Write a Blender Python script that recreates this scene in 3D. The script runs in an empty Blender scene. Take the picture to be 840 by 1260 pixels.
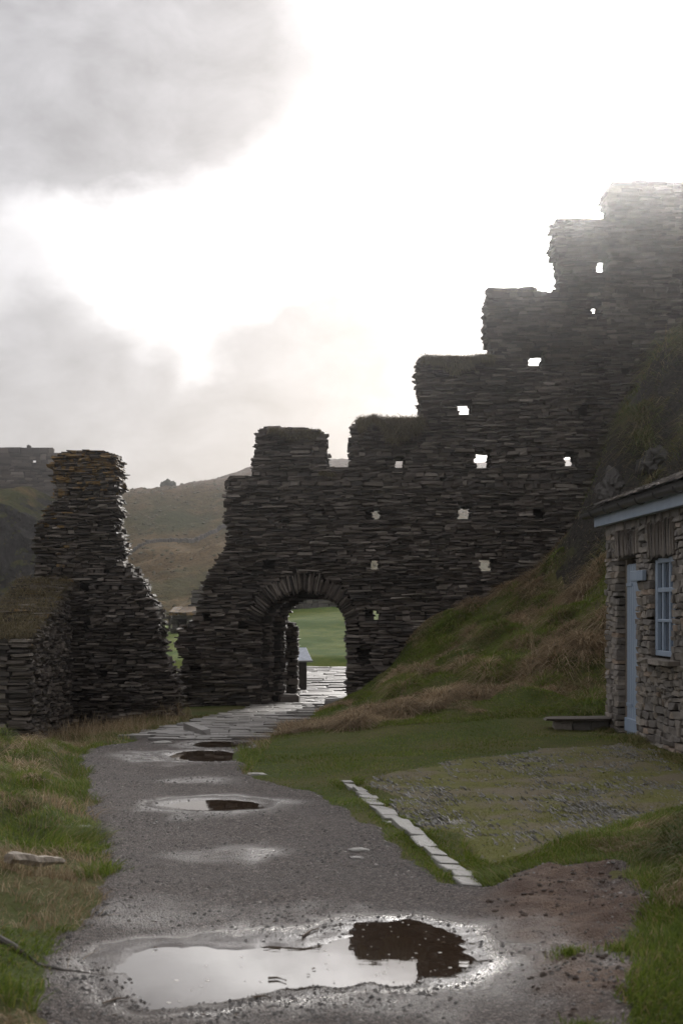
import bpy, bmesh, math, random
import numpy as np
from mathutils import Vector, Matrix
from mathutils import noise as mnoise

random.seed(7)
RNG = np.random.default_rng(11)
R = math.radians
SC = bpy.context.scene
COL = SC.collection

# ------------------------------------------------------------------ camera
F, CX, HY, EYE = 1750.0, 420.0, 750.0, 1.6      # focal length in photo pixels, axis, horizon row, eye height
cam_d = bpy.data.cameras.new('camera')
cam = bpy.data.objects.new('camera', cam_d)
COL.objects.link(cam)
cam.location = (0, 0, EYE)
cam.rotation_euler = (R(90), 0, 0)
cam_d.sensor_fit = 'VERTICAL'
cam_d.sensor_height = 36
cam_d.lens = 50
cam_d.shift_y = (HY - 630) / 1260
cam_d.clip_start = 0.1
cam_d.clip_end = 6000
cam_d.dof.use_dof = True
cam_d.dof.focus_distance = 24
cam_d.dof.aperture_fstop = 4.5
SC.camera = cam
SC.view_settings.view_transform = 'Standard'
SC.view_settings.look = 'None'
SC.view_settings.gamma = 1
SC.view_settings.exposure = 0.82
SC.cycles.max_bounces = 6
SC.cycles.diffuse_bounces = 3
SC.cycles.glossy_bounces = 3
SC.cycles.transmission_bounces = 4
SC.cycles.volume_bounces = 0
SC.cycles.adaptive_threshold = 0.02

# ------------------------------------------------------------------ node helpers
class NT:
    def __init__(self, tree):
        self.t = tree
        tree.nodes.clear()
    def n(self, typ, ins=None, **kw):
        nd = self.t.nodes.new(typ)
        for k, v in kw.items():
            setattr(nd, k, v)
        for k, v in (ins or {}).items():
            self.set(nd, k, v)
        return nd
    def set(self, nd, k, v):
        s = nd.inputs[k]
        if isinstance(v, bpy.types.NodeSocket):
            self.t.links.new(v, s)
        elif isinstance(v, bpy.types.Node):
            self.t.links.new(v.outputs[0], s)
        else:
            if isinstance(v, (tuple, list)) and s.type == 'RGBA' and len(v) == 3:
                v = (*v, 1)
            s.default_value = v
    def m(self, op, a, b=0.0, c=None, clamp=False):
        nd = self.n('ShaderNodeMath', {0: a, 1: b}, operation=op, use_clamp=clamp)
        if c is not None:
            self.set(nd, 2, c)
        return nd.outputs[0]
    def mix(self, f, a, b, blend='MIX'):
        nd = self.n('ShaderNodeMix', data_type='RGBA', blend_type=blend)
        self.set(nd, 0, f); self.set(nd, 6, a); self.set(nd, 7, b)
        return nd.outputs[2]
    def ramp(self, f, stops, interp='LINEAR'):
        nd = self.n('ShaderNodeValToRGB', {0: f})
        nd.color_ramp.interpolation = interp
        e = nd.color_ramp.elements
        while len(e) < len(stops):
            e.new(0.5)
        for q, (p, c) in zip(e, stops):
            q.position = p
            q.color = (*c, 1) if isinstance(c, (tuple, list)) else (c, c, c, 1)
        return nd.outputs[0]
    def sstep(self, f, a, b):
        nd = self.n('ShaderNodeMapRange', {0: f, 1: a, 2: b, 3: 0.0, 4: 1.0}, interpolation_type='SMOOTHSTEP')
        return nd.outputs[0]
    def noise(self, vec, scale, detail=4, rough=0.55, dist=0.0):
        nd = self.n('ShaderNodeTexNoise', {'Scale': scale, 'Detail': detail, 'Roughness': rough, 'Distortion': dist})
        if vec is not None:
            self.set(nd, 'Vector', vec)
        return nd.outputs[0]

# ------------------------------------------------------------------ sky and sun
SUN_AZ, SUN_EL = R(13.2), R(19.3)                    # azimuth to the right of the view axis
sun_dir = Vector((math.sin(SUN_AZ) * math.cos(SUN_EL), math.cos(SUN_AZ) * math.cos(SUN_EL), math.sin(SUN_EL)))
world = bpy.data.worlds.new('World')
SC.world = world
world.use_nodes = True
w = NT(world.node_tree)
sky = w.n('ShaderNodeTexSky', sky_type='NISHITA', sun_disc=False, sun_elevation=SUN_EL, sun_rotation=SUN_AZ,
          air_density=1.0, dust_density=2.0, ozone_density=1.0)
tc = w.n('ShaderNodeTexCoord').outputs['Generated']
def pdir(px, py):
    return Vector(((px - CX) / F, 1, (HY - py) / F)).normalized()
def dotv(v):
    nd = w.n('ShaderNodeVectorMath', {0: tc, 1: tuple(v)}, operation='DOT_PRODUCT')
    return nd.outputs['Value']
# cloud bodies: soft grey banks in a bright veil, edges broken up with noise
mp = w.n('ShaderNodeMapping', {'Vector': tc, 'Scale': (1.0, 1.0, 1.6)})
n1 = w.noise(mp.outputs[0], 5.0, 9, 0.58, 0.4)
n2 = w.noise(mp.outputs[0], 15.0, 8, 0.6, 0.3)
nz = w.m('ADD', w.m('MULTIPLY', n1, 0.5), w.m('MULTIPLY', n2, 0.5))
wn_ = w.n('ShaderNodeTexNoise', {'Vector': mp.outputs[0], 'Scale': 9.0, 'Detail': 7.0, 'Roughness': 0.55})
wv = w.n('ShaderNodeVectorMath', {0: w.n('ShaderNodeVectorMath', {0: wn_.outputs['Color'], 1: (0.5, 0.5, 0.5)}, operation='SUBTRACT').outputs[0], 'Scale': 0.11}, operation='SCALE')
tw_ = w.n('ShaderNodeVectorMath', {0: w.n('ShaderNodeVectorMath', {0: tc, 1: wv.outputs[0]}, operation='ADD').outputs[0]}, operation='NORMALIZE').outputs[0]
def lump(px, py, rad, amp):
    d = w.n('ShaderNodeVectorMath', {0: tw_, 1: tuple(pdir(px, py))}, operation='DOT_PRODUCT').outputs['Value']
    return w.m('MULTIPLY', w.sstep(d, math.cos(rad * 1.9), math.cos(rad * 0.05)), amp)
acc = None
for px, py, rad, amp in ((80, 40, 0.070, 0.85), (240, 105, 0.068, 0.42), (330, 150, 0.04, 0.15), (-70, 40, 0.070, 0.55), (110, 150, 0.03, 0.2), (150, -140, 0.11, 0.6),
                         (400, 475, 0.055, 0.62), (490, 415, 0.050, 0.66), (555, 395, 0.036, 0.35), (300, 510, 0.052, 0.56), (380, 560, 0.045, 0.45), (470, 490, 0.045, 0.40),
                         (50, 430, 0.034, 0.50), (150, 450, 0.024, 0.3), (210, 575, 0.045, 0.55), (110, 545, 0.034, 0.40), (10, 540, 0.034, 0.36), (-420, 200, 0.2, 0.6), (-250, 480, 0.11, 0.4), (1500, 330, 0.2, 0.6)):
    l = lump(px, py, rad, amp)
    acc = l if acc is None else w.m('ADD', acc, l)
# away from the view the same broken cloud goes on
away = w.sstep(dotv((0, 1, 0.25)), 0.92, 0.55)
acc = w.m('ADD', acc, w.m('MULTIPLY', away, 0.40))
dens = w.n('ShaderNodeMapRange', {0: w.m('ADD', acc, w.m('MULTIPLY', w.m('SUBTRACT', nz, 0.49), 1.3)), 1: -0.20, 2: 0.95, 3: 0.0, 4: 1.0}, interpolation_type='LINEAR').outputs[0]
sd = dotv(sun_dir)
glow = w.m('ADD', w.m('MULTIPLY', w.sstep(sd, 0.90, 0.99), 1.6), w.m('MULTIPLY', w.sstep(sd, 0.975, 0.9995), 6.0))
veil = w.m('ADD', glow, w.m('MULTIPLY', w.sstep(sd, -0.5, 0.92), 0.75))
veil = w.m('ADD', veil, 0.55)
bright = w.m('MULTIPLY', veil, w.m('ADD', 0.62, w.m('MULTIPLY', n2, 0.76)))
greyv = w.m('ADD', 0.10, w.m('MULTIPLY', n2, 0.38))
greyv = w.m('ADD', greyv, w.m('MULTIPLY', w.sstep(sd, 0.984, 0.9998), 4.0))
val = w.m('MULTIPLY', w.m('POWER', bright, w.m('SUBTRACT', 1.0, dens)), w.m('POWER', greyv, dens))
tint = w.mix(dens, (1.0, 0.98, 0.96), (0.985, 0.965, 1.0))
cloud = w.n('ShaderNodeVectorMath', {0: tint, 'Scale': w.m('MULTIPLY', val, 10.0)}, operation='SCALE').outputs[0]
col = w.mix(0.94, sky.outputs[0], cloud)
bg = w.n('ShaderNodeBackground', {'Color': col, 'Strength': 0.1})
w.n('ShaderNodeOutputWorld', {'Surface': bg})

sl = bpy.data.lights.new('sun', 'SUN')
sl.energy = 1.5
sl.angle = R(12)
sl.color = (1.0, 0.95, 0.87)
so = bpy.data.objects.new('sun', sl)
COL.objects.link(so)
so.rotation_euler = sun_dir.to_track_quat('Z', 'Y').to_euler()

# ------------------------------------------------------------------ general helpers
def P(px, py, Y):
    return Vector(((px - CX) / F * Y, Y, EYE + (HY - py) / F * Y))

def tag(o, label=None, cat=None, group=None, kind=None):
    if label: o['label'] = label
    if cat: o['category'] = cat
    if group: o['group'] = group
    if kind: o['kind'] = kind
    return o

def thing(name, loc, label, cat, group=None):
    o = bpy.data.objects.new(name, None)
    o.location = loc
    o.empty_display_size = 0.2
    COL.objects.link(o)
    return tag(o, label, cat, group)

def adopt(o, parent):
    if parent is not None:
        o.parent = parent
        if parent.type == 'EMPTY':
            o.matrix_parent_inverse = Matrix.Translation(-parent.location)
    return o

def link(name, me, parent=None):
    o = bpy.data.objects.new(name, me)
    COL.objects.link(o)
    return adopt(o, parent)

def npmesh(name, V, Fc, mats, mi=None, smooth=False):
    """V (n,3); Fc list of arrays of faces (each (k, 3|4))"""
    me = bpy.data.meshes.new(name)
    V = np.asarray(V, dtype=np.float32)
    if not isinstance(Fc, list):
        Fc = [Fc]
    Fc = [np.asarray(f, dtype=np.int32) for f in Fc if len(f)]
    loops = np.concatenate([f.ravel() for f in Fc])
    tot = np.concatenate([np.full(len(f), f.shape[1], np.int32) for f in Fc])
    start = np.concatenate([[0], np.cumsum(tot)[:-1]]).astype(np.int32)
    me.vertices.add(len(V)); me.vertices.foreach_set('co', V.ravel())
    me.loops.add(len(loops)); me.loops.foreach_set('vertex_index', loops)
    me.polygons.add(len(tot)); me.polygons.foreach_set('loop_start', start); me.polygons.foreach_set('loop_total', tot)
    if mi is not None:
        me.polygons.foreach_set('material_index', np.asarray(mi, np.int32))
    me.polygons.foreach_set('use_smooth', np.full(len(tot), smooth))
    for m in (mats if isinstance(mats, (list, tuple)) else [mats]):
        me.materials.append(m)
    me.update(calc_edges=True)
    me.validate()
    return me

def vnoise(x, y, seed=0):
    x = np.asarray(x, float); y = np.asarray(y, float)
    xi = np.floor(x).astype(np.int64); yi = np.floor(y).astype(np.int64)
    fx = x - xi; fy = y - yi
    fx = fx * fx * (3 - 2 * fx); fy = fy * fy * (3 - 2 * fy)
    def h(a, b):
        n = (a * 374761393 + b * 668265263 + seed * 1442695041) & 0xFFFFFFFF
        n = ((n ^ (n >> 13)) * 1274126177) & 0xFFFFFFFF
        return ((n ^ (n >> 16)) & 0xFFFF) / 65535.0
    return ((h(xi, yi) * (1 - fx) + h(xi + 1, yi) * fx) * (1 - fy) + (h(xi, yi + 1) * (1 - fx) + h(xi + 1, yi + 1) * fx) * fy) * 2 - 1

def fbm(x, y, oct=4, seed=0, gain=0.5):
    a, s, f = 1.0, 0.0, 1.0
    for k in range(oct):
        s = s + a * vnoise(np.asarray(x) * f + 17.3 * k, np.asarray(y) * f - 9.1 * k, seed + k)
        a *= gain; f *= 2.03
    return s

def sm(x, a, b):
    t = np.clip((np.asarray(x, float) - a) / (b - a), 0, 1)
    return t * t * (3 - 2 * t)

def sdist(X, Y, poly):
    """signed distance to a polygon, positive inside"""
    X = np.asarray(X, float); Y = np.asarray(Y, float)
    d = np.full(X.shape, 1e9); ins = np.zeros(X.shape, bool)
    n = len(poly)
    for i in range(n):
        x1, y1 = poly[i]; x2, y2 = poly[(i + 1) % n]
        dx, dy = x2 - x1, y2 - y1
        t = np.clip(((X - x1) * dx + (Y - y1) * dy) / (dx * dx + dy * dy + 1e-12), 0, 1)
        d = np.minimum(d, np.hypot(X - x1 - t * dx, Y - y1 - t * dy))
        if y1 != y2:
            c = ((y1 <= Y) != (y2 <= Y)) & (X < (x2 - x1) * (Y - y1) / (y2 - y1) + x1)
            ins ^= c
    return np.where(ins, d, -d)

class RBF:
    def __init__(self, pts, c=0.8):
        p = np.array(pts, float); self.p = p[:, :2]; self.c = c
        A = self.phi(self.p, self.p)
        n = len(p)
        M = np.zeros((n + 1, n + 1)); M[:n, :n] = A; M[n, :n] = 1; M[:n, n] = 1
        M[:n, :n] += np.eye(n) * 1e-3
        self.w = np.linalg.solve(M, np.r_[p[:, 2], 0])
    def phi(self, a, b):
        return -np.sqrt(((a[:, None, :] - b[None, :, :]) ** 2).sum(-1) + self.c ** 2)
    def __call__(self, X, Y):
        X = np.asarray(X, float); sh = X.shape
        q = np.stack([X.ravel(), np.asarray(Y, float).ravel()], 1)
        out = np.empty(len(q))
        for i in range(0, len(q), 40000):
            out[i:i + 40000] = self.phi(q[i:i + 40000], self.p) @ self.w[:-1] + self.w[-1]
        return out.reshape(sh)

# ------------------------------------------------------------------ materials
def mat(name):
    m = bpy.data.materials.new(name)
    m.use_nodes = True
    return m, NT(m.node_tree)

def rnd(t):
    g = t.n('ShaderNodeNewGeometry'); oi = t.n('ShaderNodeObjectInfo')
    r = t.m('FRACT', t.m('ADD', g.outputs['Random Per Island'], oi.outputs['Random']))
    return r, g.outputs['Position'], g

def finish(t, colr, rough, bump=None, bs=0.4, bd=0.02, **kw):
    ins = {'Base Color': colr, 'Roughness': rough}
    ins.update(kw)
    b = t.n('ShaderNodeBsdfPrincipled', ins)
    if bump is not None:
        t.set(b, 'Normal', t.n('ShaderNodeBump', {'Height': bump, 'Strength': bs, 'Distance': bd}).outputs[0])
    t.n('ShaderNodeOutputMaterial', {'Surface': b})
    return b

def stone_mat(name, stops, lich=0.0, pale=0.3, rough=0.72, bscale=1.0):
    m, t = mat(name)
    r, pos, g = rnd(t)
    base = t.ramp(r, stops)
    nb = t.noise(pos, 1.3, 3)
    base = t.mix(t.m('MULTIPLY', t.sstep(nb, 0.35, 0.7), 0.5), base, (0.55, 0.56, 0.5), 'MULTIPLY')
    nf = t.noise(pos, 22, 4, 0.65)
    base = t.mix(0.55, base, t.ramp(nf, [(0.25, 0.55), (0.75, 1.35)]), 'MULTIPLY')
    spots = t.sstep(t.noise(pos, 34, 3, 0.7), 0.66, 0.74)
    spots = t.m('MULTIPLY', spots, t.sstep(t.noise(pos, 2.2, 2), 0.42, 0.62))
    base = t.mix(t.m('MULTIPLY', spots, pale), base, (0.42, 0.42, 0.38))
    if lich:
        lm = t.m('MULTIPLY', t.sstep(t.noise(pos, 7, 5, 0.65), 0.44, 0.56), lich)
        base = t.mix(lm, base, t.ramp(t.noise(pos, 30, 2), [(0.3, (0.16, 0.085, 0.02)), (0.7, (0.27, 0.165, 0.045))]))
    mpn = t.n('ShaderNodeMapping', {'Vector': pos, 'Scale': (9 * bscale, 9 * bscale, 60 * bscale)})
    lay = t.noise(mpn.outputs[0], 1.0, 4, 0.6)
    bump = t.m('ADD', t.m('MULTIPLY', lay, 0.6), t.m('MULTIPLY', nf, 0.5))
    finish(t, base, rough, bump, 0.7, 0.02)
    return m

M = {}
slate = [(0.0, (0.030, 0.024, 0.021)), (0.35, (0.062, 0.050, 0.042)), (0.6, (0.088, 0.070, 0.058)), (0.85, (0.128, 0.105, 0.088)), (1.0, (0.22, 0.19, 0.165))]
M['slate'] = stone_mat('slate_stone', slate)
M['slate_lichen'] = stone_mat('lichen_slate_stone', slate, lich=0.8)
M['core'] = stone_mat('packed_earth_core', [(0, (0.022, 0.019, 0.017)), (1, (0.034, 0.029, 0.026))], pale=0.0, rough=0.95)
M['cottage'] = stone_mat('cottage_stone', [(0.0, (0.085, 0.074, 0.066)), (0.3, (0.13, 0.113, 0.10)), (0.6, (0.17, 0.148, 0.13)), (0.86, (0.195, 0.166, 0.14)), (0.95, (0.20, 0.145, 0.105)), (1.0, (0.27, 0.245, 0.22))], pale=0.6, bscale=0.5)
M['mortar'] = stone_mat('earth_mortar', [(0, (0.04, 0.035, 0.031)), (1, (0.05, 0.044, 0.039))], pale=0.0, rough=0.95)
M['lintel'] = stone_mat('lintel_slate', [(0, (0.15, 0.13, 0.115)), (1, (0.22, 0.19, 0.165))], pale=0.2)
M['paving'] = stone_mat('paving_slate', [(0, (0.10, 0.09, 0.084)), (0.5, (0.145, 0.133, 0.124)), (1, (0.21, 0.195, 0.18))], pale=0.2, rough=0.5, bscale=0.4)
M['kerb'] = stone_mat('kerb_slate', [(0, (0.14, 0.13, 0.12)), (1, (0.27, 0.26, 0.24))], pale=0.2, rough=0.5, bscale=0.4)
M['setts'] = stone_mat('edge_set_slate', [(0, (0.05, 0.046, 0.04)), (0.6, (0.085, 0.078, 0.068)), (1, (0.155, 0.143, 0.13))], pale=0.2, rough=0.5)
M['rock'] = stone_mat('crag_rock', [(0, (0.024, 0.022, 0.020)), (1, (0.05, 0.045, 0.041))], pale=0.3, bscale=0.3)
M['farstone'] = stone_mat('weathered_far_stone', [(0, (0.07, 0.064, 0.058)), (0.6, (0.12, 0.108, 0.095)), (1, (0.18, 0.16, 0.14))], pale=0.4, bscale=0.2)
M['pebble'] = stone_mat('loose_gravel', [(0, (0.035, 0.031, 0.029)), (0.5, (0.075, 0.067, 0.062)), (0.85, (0.14, 0.127, 0.12)), (1, (0.32, 0.29, 0.27))], pale=0.1, rough=0.5)

def blade_mat(name, stops, trans=0.4):
    m, t = mat(name)
    r, pos, g = rnd(t)
    c = t.ramp(r, stops)
    pn = t.noise(pos, 0.9, 3)
    c = t.mix(0.8, c, t.ramp(pn, [(0.3, 0.65), (0.7, 1.3)]), 'MULTIPLY')
    d = t.n('ShaderNodeBsdfPrincipled', {'Base Color': c, 'Roughness': 0.6, 'Specular IOR Level': 0.15})
    tr = t.n('ShaderNodeBsdfTranslucent', {'Color': c})
    mx = t.n('ShaderNodeMixShader', {0: trans, 1: d, 2: tr})
    t.n('ShaderNodeOutputMaterial', {'Surface': mx})
    return m
M['green'] = blade_mat('green_grass_blades', [(0, (0.075, 0.112, 0.015)), (0.5, (0.13, 0.18, 0.026)), (0.82, (0.175, 0.205, 0.04)), (0.92, (0.25, 0.20, 0.08)), (1, (0.32, 0.25, 0.13))])
M['mixed'] = blade_mat('mixed_grass_blades', [(0, (0.055, 0.08, 0.016)), (0.4, (0.09, 0.12, 0.028)), (0.55, (0.16, 0.14, 0.055)), (1, (0.30, 0.23, 0.13))])
M['dry'] = blade_mat('dry_grass_blades', [(0, (0.15, 0.105, 0.06)), (0.5, (0.29, 0.21, 0.125)), (0.8, (0.39, 0.295, 0.185)), (1, (0.50, 0.41, 0.28))])
M['yardgrass'] = blade_mat('yellow_green_moss_blades', [(0, (0.12, 0.135, 0.03)), (0.5, (0.19, 0.19, 0.055)), (1, (0.29, 0.25, 0.13))])
M['topgrass'] = blade_mat('wall_top_grass_blades', [(0, (0.08, 0.070, 0.036)), (0.5, (0.14, 0.115, 0.06)), (1, (0.25, 0.20, 0.12))])

def ground_mat():
    m, t = mat('turf_soil')
    g = t.n('ShaderNodeNewGeometry'); pos = g.outputs['Position']
    n1 = t.noise(pos, 0.7, 4); n2 = t.noise(pos, 14, 4, 0.7)
    c = t.mix(t.sstep(n1, 0.4, 0.62), (0.055, 0.070, 0.018), (0.085, 0.080, 0.032))
    c = t.mix(t.m('MULTIPLY', t.sstep(n2, 0.5, 0.7), 0.6), c, (0.075, 0.062, 0.04))
    nz_ = t.n('ShaderNodeSeparateXYZ', {0: g.outputs['True Normal']}).outputs[2]
    c = t.mix(t.sstep(nz_, 0.68, 0.50), c, t.mix(t.sstep(n2, .4, .6), (0.018, 0.016, 0.014), (0.045, 0.040, 0.035)))
    finish(t, c, 0.95, n2, 0.8, 0.05, **{'Specular IOR Level': 0.1})
    return m
M['ground'] = ground_mat()

def lawn_mat():
    m, t = mat('mown_lawn')
    pos = t.n('ShaderNodeNewGeometry').outputs['Position']
    n1 = t.noise(pos, 0.35, 4); n2 = t.noise(pos, 20, 4, 0.7)
    c = t.mix(t.sstep(t.m('ADD', t.m('MULTIPLY', n1, .6), t.m('MULTIPLY', t.noise(pos, 2.2, 4), .4)), 0.38, 0.62), (0.045, 0.082, 0.012), (0.11, 0.130, 0.028))
    c = t.mix(0.6, c, t.ramp(n2, [(0.2, 0.6), (0.8, 1.3)]), 'MULTIPLY')
    finish(t, c, 0.95, n2, 0.6, 0.04, **{'Specular IOR Level': 0.06})
    return m
M['lawn'] = lawn_mat()

def path_mat():
    m, t = mat('wet_gravel')
    pos = t.n('ShaderNodeNewGeometry').outputs['Position']
    wet = t.n('ShaderNodeAttribute', attribute_name='wet').outputs['Fac']
    dirt = t.n('ShaderNodeAttribute', attribute_name='dirt').outputs['Fac']
    rim = t.n('ShaderNodeAttribute', attribute_name='rim').outputs['Fac']
    vo = t.n('ShaderNodeTexVoronoi', {'Vector': pos, 'Scale': 95.0})
    cs = t.n('ShaderNodeSeparateColor', {0: vo.outputs['Color']}).outputs[0]
    n1 = t.noise(pos, 1.1, 5, 0.6); n2 = t.noise(pos, 30, 4, 0.7); n3 = t.noise(pos, 6, 4, 0.6)
    c = t.ramp(cs, [(0, (0.026, 0.0205, 0.0188)), (0.45, (0.062, 0.050, 0.0455)), (0.8, (0.108, 0.088, 0.080)), (1, (0.25, 0.212, 0.195))])
    c = t.mix(t.sstep(n1, 0.4, 0.65), c, t.mix(1.0, c, (0.72, 0.70, 0.70), 'MULTIPLY'))
    c = t.mix(t.m('MULTIPLY', t.sstep(n3, 0.5, 0.65), 0.35), c, (0.05, 0.036, 0.027))
    dc = t.mix(t.sstep(n3, 0.35, 0.65), (0.070, 0.040, 0.027), (0.125, 0.082, 0.058))
    dc = t.mix(0.5, dc, t.ramp(n2, [(0.2, 0.55), (0.8, 1.35)]), 'MULTIPLY')
    c = t.mix(dirt, c, dc)
    c = t.mix(wet, c, t.mix(1.0, c, (0.55, 0.5, 0.47), 'MULTIPLY'))
    ro = t.n('ShaderNodeMix', {0: wet, 2: t.m('ADD', 0.66, t.m('MULTIPLY', t.m('SUBTRACT', n1, 0.5), -0.25)), 3: 0.20}, data_type='FLOAT').outputs[0]
    ro = t.n('ShaderNodeMix', {0: rim, 2: ro, 3: 0.07}, data_type='FLOAT').outputs[0]
    c = t.mix(rim, c, (0.045, 0.033, 0.026))
    h = t.m('ADD', t.m('MULTIPLY', vo.outputs['Distance'], -0.8), t.m('MULTIPLY', n2, 0.6))
    h = t.m('ADD', h, t.m('MULTIPLY', t.m('MULTIPLY', n3, dirt), 2.2))
    stg = t.n('ShaderNodeMix', {0: wet, 2: 0.85, 3: 0.35}, data_type='FLOAT').outputs[0]
    stg = t.n('ShaderNodeMix', {0: rim, 2: stg, 3: 0.08}, data_type='FLOAT').outputs[0]
    b = finish(t, c, ro, h, stg, 0.02, **{'Specular IOR Level': t.n('ShaderNodeMix', {0: t.m('MULTIPLY', wet, t.m('SUBTRACT', 1.0, t.m('MULTIPLY', dirt, .8))), 2: 0.14, 3: 0.5}, data_type='FLOAT').outputs[0]})
    bn = [x for x in t.t.nodes if x.type == 'BUMP'][0]
    t.set(bn, 'Strength', stg)
    return m
M['path'] = path_mat()

m, t = mat('puddle_water')
pos = t.n('ShaderNodeNewGeometry').outputs['Position']
finish(t, (0.030, 0.019, 0.012), 0.015, t.noise(pos, 7, 2), 0.02, 0.01, **{'IOR': 1.36})
M['water'] = m

def moss_mat():
    m, t = mat('mossy_bedding')
    pos = t.n('ShaderNodeNewGeometry').outputs['Position']
    n1 = t.noise(pos, 1.6, 4); n2 = t.noise(pos, 25, 4, 0.7)
    c = t.mix(t.sstep(n1, 0.42, 0.6), (0.11, 0.110, 0.030), (0.14, 0.118, 0.078))
    c = t.mix(0.6, c, t.ramp(n2, [(0.2, 0.5), (0.8, 1.35)]), 'MULTIPLY')
    finish(t, c, 0.85, n2, 0.8, 0.02, **{'Specular IOR Level': 0.15})
    return m
M['moss'] = moss_mat()

def simple(name, c1, c2, scale=8, rough=0.6, bs=0.3, stretch=(1, 1, 1), **kw):
    m, t = mat(name)
    pos = t.n('ShaderNodeNewGeometry').outputs['Position']
    mpn = t.n('ShaderNodeMapping', {'Vector': pos, 'Scale': stretch})
    n1 = t.noise(mpn.outputs[0], scale, 5, 0.62)
    finish(t, t.ramp(n1, [(0.3, c1), (0.7, c2)]), rough, n1, bs, 0.01, **kw)
    return m
M['blue'] = simple('blue_grey_paint', (0.175, 0.225, 0.30), (0.23, 0.28, 0.355), 5, 0.5, 0.15, (1, 1, 0.3))
M['blue_dark'] = simple('dark_blue_paint', (0.05, 0.07, 0.16), (0.07, 0.09, 0.2), 5, 0.5, 0.1)
M['frame_wood'] = simple('weathered_door_frame', (0.10, 0.08, 0.06), (0.18, 0.15, 0.12), 9, 0.7, 0.5, (1, 1, 0.1))
M['gutter'] = simple('black_gutter', (0.022, 0.022, 0.024), (0.035, 0.035, 0.037), 6, 0.4, 0.1)
M['wood'] = simple('bleached_driftwood', (0.14, 0.115, 0.09), (0.34, 0.29, 0.235), 10, 0.8, 0.8, (1.2, 4, 4))
M['darkwood'] = simple('dark_timber', (0.03, 0.024, 0.02), (0.06, 0.05, 0.042), 12, 0.8, 0.6)
M['panel'] = simple('pale_sign_panel', (0.33, 0.37, 0.45), (0.52, 0.55, 0.62), 14, 0.25, 0.02)
M['steel'] = simple('sign_edge_metal', (0.35, 0.36, 0.38), (0.42, 0.43, 0.45), 6, 0.35, 0.05)
M['foam'] = simple('floating_foam', (0.55, 0.52, 0.47), (0.7, 0.67, 0.62), 20, 0.5, 0.2)
M['leaf'] = simple('dead_leaf', (0.05, 0.032, 0.02), (0.10, 0.065, 0.04), 20, 0.7, 0.3)
m, t = mat('window_glass')
finish(t, (0.05, 0.06, 0.08), 0.06, None, **{'Metallic': 0.0, 'IOR': 1.5})
M['glass'] = m

def hill_mat():
    m, t = mat('rough_hillside')
    g = t.n('ShaderNodeNewGeometry'); pos = g.outputs['Position']
    n1 = t.noise(pos, 0.045, 5, 0.6); n2 = t.noise(pos, 0.35, 5, 0.65); n3 = t.noise(pos, 1.6, 4, 0.7)
    c = t.mix(t.sstep(n1, 0.40, 0.60), (0.046, 0.050, 0.012), (0.115, 0.075, 0.028))
    c = t.mix(t.m('MULTIPLY', t.sstep(n2, 0.50, 0.66), 0.65), c, (0.17, 0.11, 0.05))
    zz = t.n('ShaderNodeSeparateXYZ', {0: pos}).outputs[2]
    c = t.mix(t.m('MULTIPLY', t.sstep(t.m('ADD', zz, t.m('MULTIPLY', n2, 5.0)), 18.0, 23.0), 0.75), c, (0.12, 0.075, 0.055))
    c = t.mix(0.85, c, t.ramp(n3, [(0.25, 0.35), (0.75, 1.45)]), 'MULTIPLY')
    nz_ = t.n('ShaderNodeSeparateXYZ', {0: g.outputs['True Normal']}).outputs[2]
    rockm = t.sstep(t.m('ADD', nz_, t.m('MULTIPLY', n2, 0.25)), 0.68, 0.55)
    c = t.mix(rockm, c, t.ramp(t.noise(pos, 0.9, 6, 0.7), [(0.40, (0.015, 0.014, 0.014)), (0.64, (0.045, 0.042, 0.041)), (0.74, (0.22, 0.21, 0.205))]))
    finish(t, c, 0.95, t.m('ADD', n2, n3), 1.0, 0.4, **{'Specular IOR Level': 0.06})
    return m
M['hill'] = hill_mat()

# ------------------------------------------------------------------ ground height field
cp = []
def pathz(Y):
    return float(np.interp(Y, [0, 10, 15, 18, 23, 29, 45], [0, 0, -0.05, -0.11, -0.25, -0.36, -0.28]))
for Y, a, b in ((2, -1.4, 1.0), (5.5, -1.15, 0.9), (7, -1.2, 0.75), (9, -1.55, 0.75), (11, -2.0, 0.3), (13, -2.35, -0.3), (15, -2.6, -0.8), (17, -2.6, -1.2),
                (20, -2.4, -1.0), (23, -2.2, -0.7), (26, -1.8, -0.2), (29, -1.6, 0.0), (32, -1.6, 0.6), (38, -2, 1.2), (44, -2.2, 1.5)):
    for f in (0, 0.5, 1):
        cp.append((a + (b - a) * f, Y, pathz(Y)))
def C(px, py, Y): cp.append(tuple(P(px, py, Y)))
def W(*a): cp.extend(a)
# left verge, drop to the low wall, ground left of the walls
W((-1.9, 5.5, .12), (-2.6, 6.5, .20), (-2.2, 8, .14), (-3.2, 9, .20), (-3.0, 12, .12), (-4.2, 12, .14), (-3.2, 15, .05), (-4.3, 15, .02), (-3.4, 17.5, -.10),
  (-4.5, 18, -.25), (-5, 20, -.5), (-6, 22, -.7), (-5, 23.5, -.62), (-4, 21, -.4), (-4.2, 25, -.5), (-3.0, 25, -.36), (-3.2, 22, -.33), (-6, 15, -.1), (-8, 12, .1), (-8, 6, .3), (-8, 20, -.9),
  (-10, 27, -1.0), (-6, 29, -.6), (-3.4, 29, -.40), (-2.6, 27, -.36), (-12, 2, .4), (-13, 16, -.6), (-4, 2, .3))
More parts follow.
